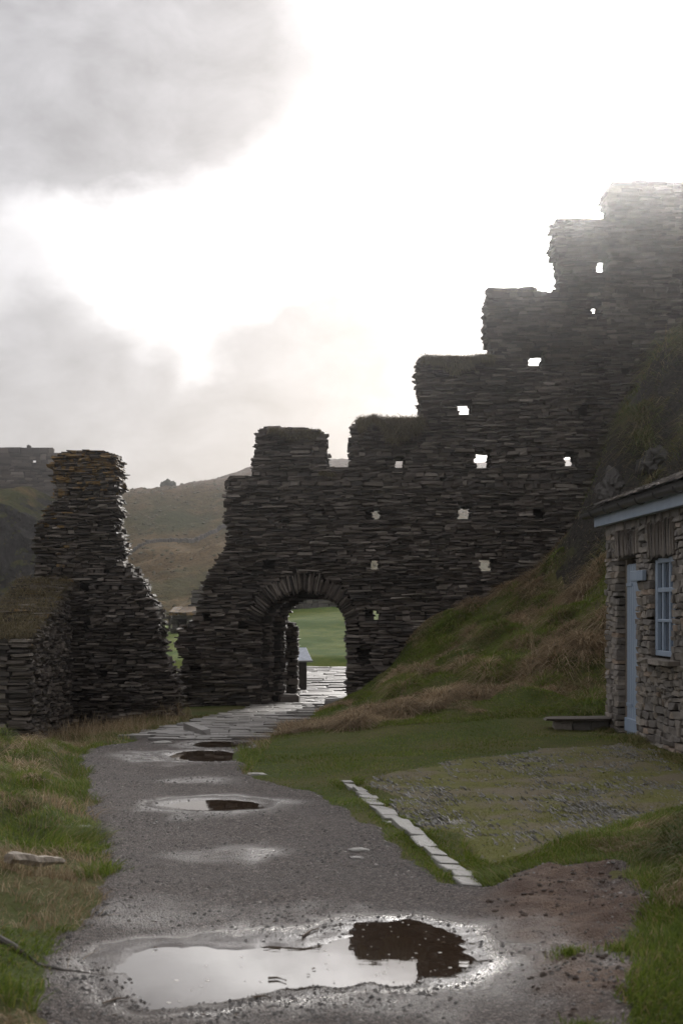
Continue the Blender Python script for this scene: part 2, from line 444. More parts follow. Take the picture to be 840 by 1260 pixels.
# right side: dirt, near grass, setts, lawn
W((1.2, 6.8, .04), (1.5, 5.5, .12), (1.9, 6.2, .20), (2.3, 7.5, .24), (2.2, 8.6, .20), (1.6, 8.2, .09), (3.0, 9, .28), (1.0, 10, .03), (2, 10.5, .06), (3, 11, .12), (1, 12, .03), (2, 13, .04), (3.2, 13.5, .08),
  (0.4, 14, .03), (1.5, 15, .05), (2.6, 16, .07), (3.4, 16.6, .09), (3.3, 18, .13), (4.2, 15, .10), (6, 14, .3), (4.5, 10, .4), (6, 6, .6), (3, 4, .4), (9, 10, 1.4), (8, 16, 1.8), (5, 17, .15))
# bank right of the path up to the foot of the curtain wall
for a in ((330, 918, 18), (380, 888, 21.5), (420, 868, 25), (430, 885, 19.5), (500, 880, 19.5), (560, 858, 21.5), (500, 850, 23), (470, 848, 26.5), (650, 868, 19.3), (700, 806, 22.5), (640, 820, 22.5),
          (740, 858, 19.4), (560, 800, 25.5), (630, 768, 26.5), (700, 742, 26), (740, 712, 25.2), (735, 640, 27), (760, 560, 27.2), (800, 515, 27), (840, 450, 27), (880, 400, 27.4),
          (463, 850, 29.1), (505, 784, 29.1), (599, 745, 29.1), (672, 719, 29.1), (714, 667, 29.1), (735, 590, 29.1), (760, 530, 29.1), (840, 446, 29.1)):
    C(*a)
W((5.4, 21, 1.3), (6.2, 23, 3.4), (7.4, 24, 5.5), (5.6, 24, 2.9), (8.5, 27, 8.2), (7, 20, 2.8), (8.5, 21, 4.8), (10, 24, 7.5), (12, 28, 10), (12, 18, 5.5), (11, 12, 3), (13, 6, 2.4))
# beyond the wall
W((3, 31, .0), (6, 31, .6), (9, 31, 1.2), (1.2, 31, -.15), (-4, 33, -.4), (-8, 34, -.8), (4, 38, .0), (-6, 40, -.3), (-2, 48, -.05), (0, 48, -.1), (3, 48, .1), (-6, 49, .0), (-12, 46, -.6),
  (-2, 53, .45), (0, 53, .5), (-6, 54, .35), (-10, 55, .1), (4, 53, .6), (-2, 62, 1.35), (1, 62, 1.45), (-6, 60, .6), (-10, 60, .3), (6, 62, 1.7), (13, 45, 1.5), (13, 60, 2.4), (-2, 68, 1.2), (-14, 66, .0), (8, 68, 1.6))
RB = RBF(cp, 0.7)

def world_poly(pts, z=0.0):
    """photo outline dropped on the level z ground"""
    out = []
    for px, py in pts:
        Y = (EYE - z) * F / (py - HY)
        out.append(((px - CX) / F * Y, Y))
    return out

PATH = world_poly([(55, 1262), (52, 1205), (67, 1155), (116, 1120), (137, 1080), (136, 1045), (112, 1012), (107, 960)]) + world_poly([(103, 932), (125, 914), (165, 905)], -0.07) \
    + [(-2.9, 21), (-2.5, 24.0), (-1.9, 27), (-0.6, 27.0), (-0.55, 24), (-1.1, 20.0), (-1.28, 17.3)] + world_poly([(296, 938)], -0.06) \
    + world_poly([(303, 947), (335, 956), (380, 966), (425, 990), (462, 1018), (500, 1047), (548, 1080), (600, 1085), (660, 1070), (735, 1073), (792, 1108), (812, 1150), (772, 1180), (764, 1235), (772, 1262)], 0.02) \
    + [(1.1, 3.8), (-1.1, 3.8)]
def oval(px0, px1, py0, py1, z, n=20):
    return world_poly([((px0 + px1) / 2 + (px1 - px0) / 2 * math.cos(2 * math.pi * i / n), (py0 + py1) / 2 + (py1 - py0) / 2 * math.sin(2 * math.pi * i / n)) for i in range(n)], z)
PUD = [  # outline, depth, rim level
    (world_poly([(150, 1190), (158, 1170), (200, 1164), (300, 1164), (375, 1163), (415, 1150), (436, 1134), (500, 1129), (555, 1142), (582, 1166), (584, 1185), (560, 1199), (500, 1206), (420, 1209), (350, 1217), (300, 1226), (200, 1237), (166, 1218)]), .030, 0.0),
    (oval(212, 298, 922, 936, -.07), .035, -.075), (oval(200, 322, 983, 996, -.015), .03, -.012), (oval(238, 296, 911, 919, -.1), .03, -.10)]
DAMP = [(-2.1, 16.1, .6, 1.0, 1.0), (-0.13, 6.55, 1.25, 1.15, 1.0), (-0.78, 9.3, 0.50, 0.42, 1.0), (-0.95, 11.75, 0.7, 0.8, 0.9), (-1.72, 16.0, 0.9, 1.1, 0.9), (-1.4, 13.6, 0.5, 0.5, 0.7), (-1.5, 18.0, 0.8, 0.8, 0.8), (0.55, 6.8, 0.7, 0.8, 0.8), (-1.0, 7.4, 0.6, 0.5, 0.5)]
DIRT = world_poly([(600, 1085), (660, 1068), (735, 1070), (800, 1105), (830, 1150), (780, 1185), (775, 1262), (690, 1262), (640, 1180), (612, 1120)])

def hummock(X, Y):
    lft = sm(-X, 0.9 + 0.09 * (Y - 5), 1.6 + 0.09 * (Y - 5)) * sm(Y, 22, 18) * sm(sdist(X, Y, PATH), -.02, -.4)
    bank = sm(Y, 18.5, 20.5) * sm(X, -0.5, 1.0) * sm(Y, 29, 27)
    return lft * (0.12 * fbm(X * 1.9, Y * 1.3, 3, 3)) + bank * (0.22 * fbm(X * 1.15, Y * 1.0, 3, 9) + 0.03 * fbm(X * 4, Y * 4, 2, 10)) + sm(X, 4.8, 5.6) * sm(Y, 19, 21) * 0.35 * fbm(X * 0.9, Y * 0.9, 4, 21)

def H0(X, Y):
    return RB(X, Y) + hummock(X, Y)

def H(X, Y):
    X = np.asarray(X, float); Y = np.asarray(Y, float)
    return H0(X, Y) + 0.012 * fbm(X * 2.6, Y * 2.6, 3, 5) * sm(sdist(X, Y, PATH), 0.3, -0.4)

_tx = np.arange(-11, 11.01, .1); _ty = np.arange(4, 70.01, .1)
_TB = H(*np.meshgrid(_tx, _ty))
def Hs(x, y):
    """quick single look-up of the ground height"""
    fx = min(max((x + 11) / .1, 0), len(_tx) - 1.001); fy = min(max((y - 4) / .1, 0), len(_ty) - 1.001)
    i, j = int(fx), int(fy); fx -= i; fy -= j
    return float((_TB[j, i] * (1 - fx) + _TB[j, i + 1] * fx) * (1 - fy) + (_TB[j + 1, i] * (1 - fx) + _TB[j + 1, i + 1] * fx) * fy)

def grid_mesh(name, xs, ys, zf, mats, smooth=True, keep=None):
    X, Y = np.meshgrid(xs, ys)
    Z = zf(X, Y)
    nx = len(xs); ny = len(ys)
    idx = np.arange(nx * ny).reshape(ny, nx)
    q = np.stack([idx[:-1, :-1], idx[:-1, 1:], idx[1:, 1:], idx[1:, :-1]], -1).reshape(-1, 4)
    V = np.stack([X.ravel(), Y.ravel(), Z.ravel()], 1)
    if keep is not None:
        k = keep(X, Y).ravel()
        q = q[k[q].any(1)]
        used = np.unique(q); mp_ = np.full(len(V), -1); mp_[used] = np.arange(len(used))
        V = V[used]; q = mp_[q]
    return npmesh(name, V, q, mats, smooth=smooth), V

def steps(*segs):
    out = []
    for a, b, s in segs:
        out.append(np.arange(a, b - 1e-6, s))
    return np.r_[np.concatenate(out), segs[-1][1]]

def ground_z(X, Y):
    z = H(X, Y)
    d = sdist(X, Y, PATH)
    return z - 0.10 * sm(d, 0.0, 0.25)
gx = steps((-16, -6, .5), (-6, 5.5, .09), (5.5, 9, .18), (9, 16, .5)); gy = steps((-4, 4, .5), (4, 20, .09), (20, 30.5, .14), (30.5, 70, .6))
me, _ = grid_mesh('ground', gx, gy, ground_z, M['ground'])
tag(link('ground', me), kind='structure')

# the lawn beyond the arch: a mown sheet over the ground
LAWN = [(-13, 47.0), (-4.5, 44.0), (-2.5, 46.2), (-0.9, 45.5), (1.2, 45.2), (8, 44), (13, 50), (13, 64), (-13, 64)]
def lawn_z(X, Y):
    return H(X, Y) + np.clip(sdist(X, Y, LAWN) * 0.3, -0.3, 0.20) + 0.02 * fbm(X * 1.5, Y * 1.5, 3, 8) + 0.12 * fbm(X * .35, Y * .35, 2, 4)
me, _ = grid_mesh('lawn', np.arange(-13, 13.01, .25), np.arange(43, 64.5, .25), lawn_z, M['lawn'])
tag(link('lawn', me), kind='structure')

# gravel path with its puddle hollows
def pud_r(X, Y, p, k=0.22):
    r = np.hypot((X - p[0]) / p[2], (Y - p[1]) / p[3])
    return r * (1 + k * fbm(X * 3.1, Y * 2.2, 3, 30) * 0.6)
PBOX = []
for pl, dep_, lv_ in PUD:
    q = np.array(pl); PBOX.append((q[:, 0].min() - .7, q[:, 0].max() + .7, q[:, 1].min() - 1.2, q[:, 1].max() + 1.2))
def pud_sd(X, Y, i):
    """signed distance to the rim of puddle i, positive over water"""
    out = np.full(np.shape(X), -9.0)
    b = PBOX[i]; k = (X > b[0]) & (X < b[1]) & (Y > b[2]) & (Y < b[3])
    if k.any():
        out[k] = sdist(X[k], Y[k] , PUD[i][0]) + .035 * fbm(X[k] * 6, Y[k] * 4, 4, 30)
    return out
def path_z(X, Y):
    d = sdist(X, Y, PATH) + 0.10 * fbm(X * 2.3, Y * 2.3, 4, 12)
    z = H0(X, Y) + np.clip(d * 0.25, -0.12, 0.012)
    z += 0.004 * fbm(X * 3, Y * 3, 4, 14) + 0.0012 * fbm(X * 17, Y * 17, 2, 15) + 0.014 * sm(d, .2, .6) * fbm(X * .6, Y * .9, 2, 18)
    dd = sm(sdist(X, Y, DIRT) + .15 * fbm(X * 2, Y * 2, 2, 8), -0.1, 0.2)
    z += dd * (0.02 * fbm(X * 5, Y * 5, 4, 16) + 0.03 * fbm(X * 2, Y * 2, 2, 17))
    for i, p in enumerate(PUD):
        e = pud_sd(X, Y, i)
        k = sm(e, -.55, -.05) * .85
        z = z * (1 - k) + (p[2] + .004 * fbm(X * 9, Y * 9, 3, 19)) * k
        z = z - p[1] * sm(e, -.18, .28) + p[1] * .344 * 0
    return z
xs = np.arange(-3.4, 2.7, 0.03); ys = np.concatenate([np.arange(3.8, 10, .03), np.arange(10, 28.2, .06)])
me, PV = grid_mesh('gravel_path', xs, ys, path_z, M['path'], keep=lambda X, Y: sdist(X, Y, PATH) > -0.35)
wet = np.zeros(len(PV))
for x, y, rx, ry, a in DAMP:
    wet = np.maximum(wet, a * sm(pud_r(PV[:, 0], PV[:, 1], (x, y, rx, ry), 0.45), 1.1, 0.45))
wet = np.clip(wet * (0.75 + 0.5 * fbm(PV[:, 0] * 4, PV[:, 1] * 3, 3, 33)), 0, 1)
rim = np.zeros(len(PV))
for i in range(len(PUD)): rim = np.maximum(rim, sm(pud_sd(PV[:, 0], PV[:, 1], i), -.30, -.02))
dirt = sm(sdist(PV[:, 0], PV[:, 1], DIRT) + 0.22 * fbm(PV[:, 0] * 2, PV[:, 1] * 2, 4, 34), -0.15, 0.15)
for nm, arr in (('wet', wet), ('dirt', dirt), ('rim', rim)):
    at = me.attributes.new(nm, 'FLOAT', 'POINT'); at.data.foreach_set('value', arr.astype(np.float32))
tag(link('gravel_path', me), kind='structure')
def path_top(x, y):
    return float(path_z(np.array([x]), np.array([y]))[0])

# puddles: level water, the outline is where it meets the gravel
for i, (pl, dep_, lv_) in enumerate(PUD):
    q = np.array(pl); c = q.mean(0)
    k = np.array([float(path_top(x, y)) for x, y in pl])
    lev = float(np.percentile(k, 45))
    if i == 0: LEV0 = lev
    out = c + (q - c) * (1.12 if i == 0 else 1.25)
    V = np.concatenate([[[c[0], c[1]]], out]); V = np.c_[V, np.full(len(V), lev)]
    n = len(pl)
    tag(link('puddle', npmesh('puddle', V, np.array([(0, 1 + j, 1 + (j + 1) % n) for j in range(n)]), M['water'])), kind='structure')

# ------------------------------------------------------------------ stones
def stone_variants(n, mats, jit=0.10, bev=0.13, name='stone'):
    out = []
    for k in range(n):
        bm = bmesh.new()
        bmesh.ops.create_cube(bm, size=1.0)
        for v in bm.verts:
            v.co += Vector((random.uniform(-jit, jit) * 1.1, random.uniform(-jit, jit), random.uniform(-jit, jit) * 1.2))
        bmesh.ops.bevel(bm, geom=bm.edges[:] , offset=bev, segments=1, affect='EDGES', clamp_overlap=True)
        for v in bm.verts:
            v.co += Vector([random.uniform(-0.03, 0.03) for _ in range(3)])
        bmesh.ops.triangulate(bm, faces=bm.faces[:])
        bm.verts.index_update()
        V = np.array([v.co[:] for v in bm.verts]); Fc = np.array([[v.index for v in f.verts] for f in bm.faces])
        bm.free()
        me = {}
        for mname in mats:
            me[mname] = npmesh(name, V, Fc, M[mname])
        out.append((V, Fc, me))
    return out
SV = stone_variants(20, ['slate', 'slate_lichen'])
HV = stone_variants(18, ['cottage'], 0.10, 0.07)
FV = stone_variants(8, ['farstone', 'slate'], 0.1, 0.1)

class Joined:
    def __init__(s): s.V = []; s.F = []; s.mi = []; s.n = 0
    def add(s, V, Fc, mi=0):
        s.V.append(V); s.F.append(Fc + s.n); s.mi.append(np.full(len(Fc), mi)); s.n += len(V)
    def box(s, p, size, axes=None, mi=0):
        c = np.array([[x, y, z] for z in (-.5, .5) for y in (-.5, .5) for x in (-.5, .5)]) * np.array(size)
        if axes is not None: c = c @ np.array(axes)
        s.add(c + np.array(p), np.array([(0, 2, 3), (0, 3, 1), (4, 5, 7), (4, 7, 6), (0, 1, 5), (0, 5, 4), (2, 6, 7), (2, 7, 3), (0, 4, 6), (0, 6, 2), (1, 3, 7), (1, 7, 5)]), mi)
    def mesh(s, name, mats, smooth=False):
        return npmesh(name, np.concatenate(s.V), np.concatenate(s.F), mats, np.concatenate(s.mi), smooth)

BXV = []
for k in range(24):
    q = Joined(); q.box((0, 0, 0), (1, 1, 1)); BXV.append((q.V[0] + RNG.uniform(-.15, .15, (8, 3)) * np.array((.8, .6, 1.3)), q.F[0]))
def place(var, mname, pos, size, rot, parent, name='stone'):
    o = bpy.data.objects.new(name, var[2][mname])
    COL.objects.link(o)
    mtx = rot.to_4x4() if hasattr(rot, 'to_4x4') else Matrix(rot).to_4x4()
    o.rotation_euler = mtx.to_euler()
    o.scale = size
    o.location = pos
    return adopt(o, parent)

def masonry(parent, outline, holes, O, u, n, T, layers=3, hr=(0.05, 0.10), lr=(0.14, 0.62), SVs=None, mats=('slate', 'slate_lichen'), core='core', n_ind=300,
            ragged=0.05, holejit=0.03, lichen=None, prot=0.035, warp=0.05, bury=True, seed=1, back=True, gap=0.008, indiv_ok=None, light=False):
    """lay a wall course by course inside an outline (u, z); holes[k] lists the openings of depth layer k"""
    rg = random.Random(seed)
    SVs = SVs or SV
    O = Vector(O); u = Vector((*u, 0)).normalized(); n = Vector((*n, 0)).normalized(); Zv = Vector((0, 0, 1))
    base = Matrix((u, n, Zv)).transposed()
    zs = [p[1] for p in outline]; z = min(zs); zmax = max(zs); t = T / layers
    J = Joined(); K = Joined(); cand = []
    seedx = seed * 13.7
    def wz(a, zz):
        return warp * .8 * mnoise.noise((a * .45 + seedx, zz * .8, 3.3)) * 1.6 + warp * .5 * mnoise.noise((a * 1.7 + seedx, zz * 2.5, 4.6)) * 1.6
    def cross(polys, zz):
        cs = []
        for k, poly in enumerate(polys):
            for i in range(len(poly)):
                (x1, z1), (x2, z2) = poly[i], poly[(i + 1) % len(poly)]
                if (z1 <= zz) != (z2 <= zz):
                    cs.append((x1 + (x2 - x1) * (zz - z1) / (z2 - z1), k))
        cs.sort()
        return cs
    def inside(polys, a, zz):
        return sum(1 for c in cross(polys, zz) if c[0] < a) % 2 == 1
    while z < zmax:
        h = rg.uniform(*hr)
        if rg.random() < .14: h *= 1.7
        zc = z + h / 2
        endj = {}
        for k in range(layers):
            polys = [outline] + list(holes[min(k, len(holes) - 1)] if holes else [])
            cs = cross(polys, zc)
            for a, b in zip(cs[::2], cs[1::2]):
                key = round(a[0], 3), round(b[0], 3)
                ja = min(abs(rg.gauss(0, ragged)), ragged * 1.7) if a[1] == 0 else rg.uniform(-holejit, holejit)
                jb = min(abs(rg.gauss(0, ragged)), ragged * 1.7) if b[1] == 0 else rg.uniform(-holejit, holejit)
                ua, ub = a[0] - ja, b[0] + jb
                if ub - ua < 0.05: continue
                mid = O + u * ((ua + ub) / 2)
                d0 = k * t + (0.07 if k == 0 else 0); d1 = (k + 1) * t - (0.07 if k == layers - 1 else 0)
                ca, cb = ua + .08, ub - .08
                if cb > ca + .02:
                    nseg = max(1, int((cb - ca) / 1.2))
                    for s in range(nseg):
                        a0 = ca + (cb - ca) * s / nseg; a1 = ca + (cb - ca) * (s + 1) / nseg; am = (a0 + a1) / 2
                        p = O + u * am + n * ((d0 + d1) / 2); p.z = O.z + zc + wz(am, zc)
                        K.box(p, (a1 - a0 + .01, d1 - d0, h * 1.15), [u[:], n[:], Zv[:]])
                pos = ua
                while pos < ub - .02:
                    L = min(max(lr[0], rg.lognormvariate(math.log((lr[0] * lr[1]) ** .5), .5)), lr[1])
                    if ub - pos - L < lr[0] * .8: L = ub - pos
                    am = pos + L / 2
                    edge = (pos - ua < .4) or (ub - pos - L < .4)
                    top = not inside(polys, am, zc + h * 1.6)
                    if k == 0 or (k == layers - 1 and back) or edge or top:
                        dep = t * rg.uniform(.9, 1.1)
                        off = rg.uniform(-prot, prot * .6) if k == 0 else (rg.uniform(-prot, prot) if k == layers - 1 else 0)
                        if k == 0 and rg.random() < .06: off -= prot * .9
                        p = O + u * am + n * (k * t + t / 2 + off); p.z = O.z + zc + wz(am, zc)
                        if not (bury and Hs(p.x, p.y) - .12 > p.z + h / 2):
                            sz = (L - gap, dep, h * rg.uniform(.85, 1.12) - gap * .5)
                            rot = base @ Matrix.Rotation(rg.gauss(0, .032), 3, 'Y') @ Matrix.Rotation(rg.gauss(0, .05), 3, 'Z') @ Matrix.Rotation(rg.gauss(0, .04), 3, 'X')
                            li = 1 if (lichen and rg.random() < lichen(am, zc)) else 0
                            cand.append((k == 0, sz[0] * sz[2], rg.randrange(len(SVs)), p, sz, rot, li, am, zc))
                    pos += L
        z += h * .97
    ind = sorted([c for c in cand if c[0] and (indiv_ok is None or indiv_ok(c[3]))], key=lambda c: -c[1])[:n_ind]
    ids = set(id(c) for c in ind)
    for c in cand:
        _, _, vi, p, sz, rot, li, _, _ = c
        if id(c) in ids:
            place(SVs[vi], mats[li], p, sz, rot, parent)
        else:
            sv = BXV[vi % len(BXV)] if light else SVs[vi]
            J.add((sv[0] * np.array(sz)) @ np.array(rot.transposed()) + np.array(p), sv[1], li)
    if J.n:
        tag(link('stonework', J.mesh('stonework', [M[q] for q in mats]), parent), kind='stuff')
    link('wall_core', K.mesh('wall_core', [M[core]]), parent)
    return cand

def polyM(pts, Y, u0=0.0):
    """photo outline (px, py) on the plane at depth Y -> (x, z) in metres"""
    return [((px - CX) / F * Y - u0, EYE + (HY - py) / F * Y) for px, py in pts]

# ------------------------------------------------------------------ the stepped curtain wall with the arch
YW = 29.0; TW = 0.9
outline = polyM([(213, 895), (213, 872), (216, 845), (220, 830), (228, 814), (219, 790), (222, 774), (236, 763), (249, 741), (252, 719), (263, 697), (276, 678), (282, 665), (279, 621), (283, 587), (314, 586),
                 (315, 563), (319, 531), (333, 527), (382, 530), (397, 535), (401, 560), (399, 566), (401, 574), (433, 575), (434, 548), (438, 517), (441, 515), (521, 516), (519, 480), (516, 455), (519, 440),
                 (606, 443), (609, 430), (601, 408), (602, 368), (604, 357), (689, 358), (694, 332), (684, 298), (687, 270), (756, 272), (749, 238), (755, 224), (842, 221), (930, 219), (1010, 218), (1010, 895)], YW)
def arch(l, r, spring, apex, k=18, zb=-3):
    c, a = (l + r) / 2, (r - l) / 2
    pts = [(l, zb), (l, spring)]
    for i in range(1, k):
        th = math.pi * i / k
        s = math.sin(th)
        pts.append((c - a * math.cos(th), spring + (apex - spring) * (s ** .92)))
    return pts + [(r, spring), (r, zb)]
SPR = 1.18
A_in = (-1.63, 0.10, SPR, 1.97)
layer_arch = [arch(-1.63 - .0, .10, SPR, 1.97), arch(-1.42, .12, SPR, 1.90), arch(-1.17, .13, SPR, 1.83)]
ring_out = arch(-1.63 - .30, .10 + .26, SPR, 2.33)
ring_hole = [(-1.63, -3), (-1.63, SPR - .02)] + ring_out[1:-1] + [(.10, SPR - .02), (.10, -3)]
def thru(px, py, w_, h_):
    """an opening right through the wall that leaves a w_ x h_ gap in sight"""
    xs_, zs_ = [], []
    for Y in (YW, YW + TW):
        for a, b in ((-1, -1), (1, 1)):
            q = P(px + a * w_ * .44, py - b * h_ * .44, Y); xs_.append(q.x); zs_.append(q.z)
    x0, x1, z0, z1 = min(xs_), max(xs_), min(zs_), max(zs_)
    return [(x0, z0), (x1, z0), (x1, z1), (x0, z1)]
def blind(px, py, w_, h_):
    a = P(px - w_ / 2, py + h_ / 2, YW); b = P(px + w_ / 2, py - h_ / 2, YW)
    return [(a.x, a.z), (b.x, a.z), (b.x, b.z), (a.x, b.z)]
T_ = [(737, 329, 6, 14), (729, 385, 4, 6), (656, 445, 15, 12), (570, 507, 14, 12), (591, 566, 17, 18), (698, 566, 7, 14), (491, 571, 10, 10), (570, 632, 14, 13), (463, 634, 9, 12), (596, 694, 15, 15), (461, 697, 11, 12), (463, 757, 6, 12)]
B_ = [(662, 632, 13, 13), (718, 507, 14, 12), (331, 695, 16, 11), (299, 768, 11, 11), (447, 803, 19, 19), (454, 757, 14, 13), (455, 634, 10, 12), (254, 758, 9, 9), (770, 455, 12, 12), (240, 820, 14, 9), (350, 640, 9, 6), (545, 590, 7, 6)]
th_ = [thru(*a) for a in T_]; bl_ = [blind(*a) for a in B_]
holes = [[ring_hole] + th_ + bl_, [layer_arch[1]] + th_, [layer_arch[2]] + th_]
cw = thing('curtain_wall', (2.0, YW, Hs(2.0, YW)), 'tall slate wall climbing in steps to the right with an arched gateway', 'wall')
masonry(cw, outline, holes, (0, YW, 0), (1, 0), (0, 1), TW, 3, seed=3, ragged=0.06, hr=(.022, .058), lr=(.09, .48), prot=.065, light=True,
        lichen=lambda a, zz: 0.0, indiv_ok=lambda p: p.x < 7.1)
# voussoirs: thin slates on edge round the arch
def arch_pt(th, l, r, spring, apex):
    c, a = (l + r) / 2, (r - l) / 2
    return np.array((c - a * math.cos(th), spring + (apex - spring) * (math.sin(th) ** .92 if math.sin(th) > 0 else 0)))
nv = 92
for i in range(nv):
    th = math.pi * (i + .5) / nv
    p = arch_pt(th, *A_in); q = arch_pt(th, -1.93, .36, SPR, 2.33)
    d = q - p; ln = np.hypot(*d); d = d / ln
    ln *= random.uniform(.85, 1.2)
    c = p + d * (ln / 2 + random.uniform(-.03, .015))
    zax = Vector((d[0], 0, d[1])); yax = Vector((0, 1, 0)); xax = yax.cross(zax)
    rot = Matrix((xax, yax, zax)).transposed() @ Matrix.Rotation(random.gauss(0, .05), 3, 'Y')
    place(random.choice(SV), 'slate', Vector((c[0], YW + .15 + random.uniform(-.05, .03), c[1])), (random.uniform(.022, .05), random.uniform(.30, .42), ln), rot, cw, 'voussoir')
K = Joined()   # bedding behind the voussoirs
for i in range(nv):
    th = math.pi * (i + .5) / nv
    p = arch_pt(th, *A_in); q = arch_pt(th, -1.93, .36, SPR, 2.33)
    c = (p + q) / 2; d = q - p; ln = np.hypot(*d); d = d / ln
    K.box((c[0], YW + .2, c[1]), (.10, .2, ln * .92), [(d[1], 0, -d[0]), (0, 1, 0), (d[0], 0, d[1])])
link('arch_bedding', K.mesh('arch_bedding', [M['core']]), cw)

# ------------------------------------------------------------------ left fragment, low wall
YT = 25.5
outline = polyM([(20, 925), (30, 800), (44, 720), (46, 690), (46, 660), (50, 642), (58, 626), (70, 612), (68, 590), (66, 570), (70, 557), (100, 554), (136, 556), (140, 575), (142, 597), (138, 612), (141, 630), (138, 648), (146, 660), (145, 672),
                 (141, 688), (154, 695), (164, 709), (177, 718), (174, 728), (189, 745), (190, 762), (195, 780), (194, 800), (203, 818), (209, 835), (215, 856), (212, 875), (216, 925)], YT)
bl = [[(P(px - w_ / 2, 0, YT).x, P(0, py + h_ / 2, YT).z), (P(px + w_ / 2, 0, YT).x, P(0, py + h_ / 2, YT).z), (P(px + w_ / 2, 0, YT).x, P(0, py - h_ / 2, YT).z), (P(px - w_ / 2, 0, YT).x, P(0, py - h_ / 2, YT).z)]
      for px, py, w_, h_ in ((104, 720, 10, 10), (107, 768, 9, 9), (126, 826, 10, 8), (100, 885, 9, 9), (130, 700, 6, 5))]
tw = thing('ruined_wall', (-4.3, YT, Hs(-4.3, YT)), 'jagged upright slate wall fragment crusted with orange lichen on its top', 'ruin')
masonry(tw, outline, [bl, [], []], (0, YT, 0), (1, 0), (0, 1), 1.05, 3, seed=5, ragged=0.07, hr=(.022, .054), lr=(.08, .40), prot=.065, light=True,
        lichen=lambda a, zz: float(np.clip((zz - 3.55) / .5, 0.0, .9)) + (.25 if zz > 2.2 and a < -4.9 else 0))
lw = thing('low_wall', (-5.3, 23.5, Hs(-5.3, 23.5)), 'low slate wall with sloping grass-covered top at the left edge', 'wall')
lw_top0, lw_top1 = 1.13, 2.12
masonry(lw, [(0, -1.2), (0, lw_top0), (1.1, lw_top0 + .22), (2.4, lw_top0 + .62), (3.45, lw_top1), (3.45, -1.2)], [], (-4.84, 22.0, 0), (0, 1), (-1, 0), .95, 3, seed=8, ragged=.03, hr=(.028, .06), lr=(.10, .4), prot=.05, n_ind=200, light=True,
        lichen=lambda a, zz: .3 if zz > lw_top0 + a * .29 - .12 else 0)

# pier behind the arch, on its left
sw = thing('stone_pier', (-1.2, 30.7, Hs(-1.2, 30.7)), 'narrow slate pier standing just behind the arch on its left', 'pier')
masonry(sw, polyM([(338, 880), (338, 766), (352, 764), (363, 768), (366, 775), (366, 880)], 30.6), [], (0, 30.6, 0), (1, 0), (0, 1), .6, 2, seed=9, ragged=.02, hr=(.05, .10), lr=(.12, .4))
bb = thing('threshold_stone', (-1.22, 29.55, Hs(-1.22, 29.55)), 'single squared slate block at the left foot of the arch', 'stone')
place(SV[2], 'slate', Vector((-1.12, 29.6, Hs(-1.2, 29.6) + .10)), (.42, .5, .26), Matrix.Identity(3), bb, 'block')

# ------------------------------------------------------------------ cottage on the right
hu = Vector((0.047, -1, 0)).normalized(); hn = Vector((1, .047, 0)).normalized(); Zv = Vector((0, 0, 1))
HO = Vector((3.34, 18.0, 0))
HB = Matrix((hu, hn, Zv)).transposed()
def hp(a, d, z): return HO + hu * a + hn * d + Zv * z
ct = thing('cottage', HO + Zv * .1, 'small rubble stone cottage with blue door and window at the right edge', 'cottage')
def rect(a0, a1, z0, z1): return [(a0, z0), (a1, z0), (a1, z1), (a0, z1)]
DA0, DA1, DZ0, DZ1 = .62, 1.50, -.3, 2.24
WA0, WA1, WZ0, WZ1 = 2.16, 2.98, 1.07, 2.18
W2A0, W2A1, W2Z0, W2Z1 = 3.52, 4.3, 1.2, 1.75
D2 = (5.0, 5.8)
opens = [rect(DA0, DA1, -2, DZ1), rect(WA0, WA1, WZ0, WZ1), rect(W2A0, W2A1, 1.0, 2.0)]
lints = [rect(DA0 - .12, DA1 + .12, DZ1, 2.56), rect(WA0 - .12, WA1 + .12, WZ1, 2.58)]
lo = [[(DA0, -2), (DA0, DZ1), (DA0 - .12, DZ1), (DA0 - .04, 2.54), (DA1 + .04, 2.54), (DA1 + .12, DZ1), (DA1, DZ1), (DA1, -2)],
      [(WA0, WZ0), (WA0, WZ1), (WA0 - .1, WZ1), (WA0 - .03, 2.56), (WA1 + .03, 2.56), (WA1 + .1, WZ1), (WA1, WZ1), (WA1, WZ0)], opens[2]]
masonry(ct, rect(0, 6.6, -.3, 2.74), [lo, opens, opens], HO, hu[:2], hn[:2], .45, 3, hr=(.042, .095), lr=(.09, .33), SVs=HV, mats=('cottage',), core='mortar', n_ind=300, ragged=.012, prot=.010, warp=.05, seed=12, gap=.006,
        indiv_ok=lambda p: p.y > 14.3, holejit=.01)
def boxo(name, parent, p, size, axes, mname, bev=0.006):
    bm = bmesh.new(); bmesh.ops.create_cube(bm, size=1)
    bmesh.ops.scale(bm, vec=size, verts=bm.verts)
    if bev: bmesh.ops.bevel(bm, geom=bm.edges[:], offset=bev, segments=1, affect='EDGES')
    mt = Matrix.Translation(p) @ axes.to_4x4()
    bm.transform(mt)
    me = bpy.data.meshes.new(name); bm.to_mesh(me); bm.free(); me.materials.append(M[mname])
    return link(name, me, parent)
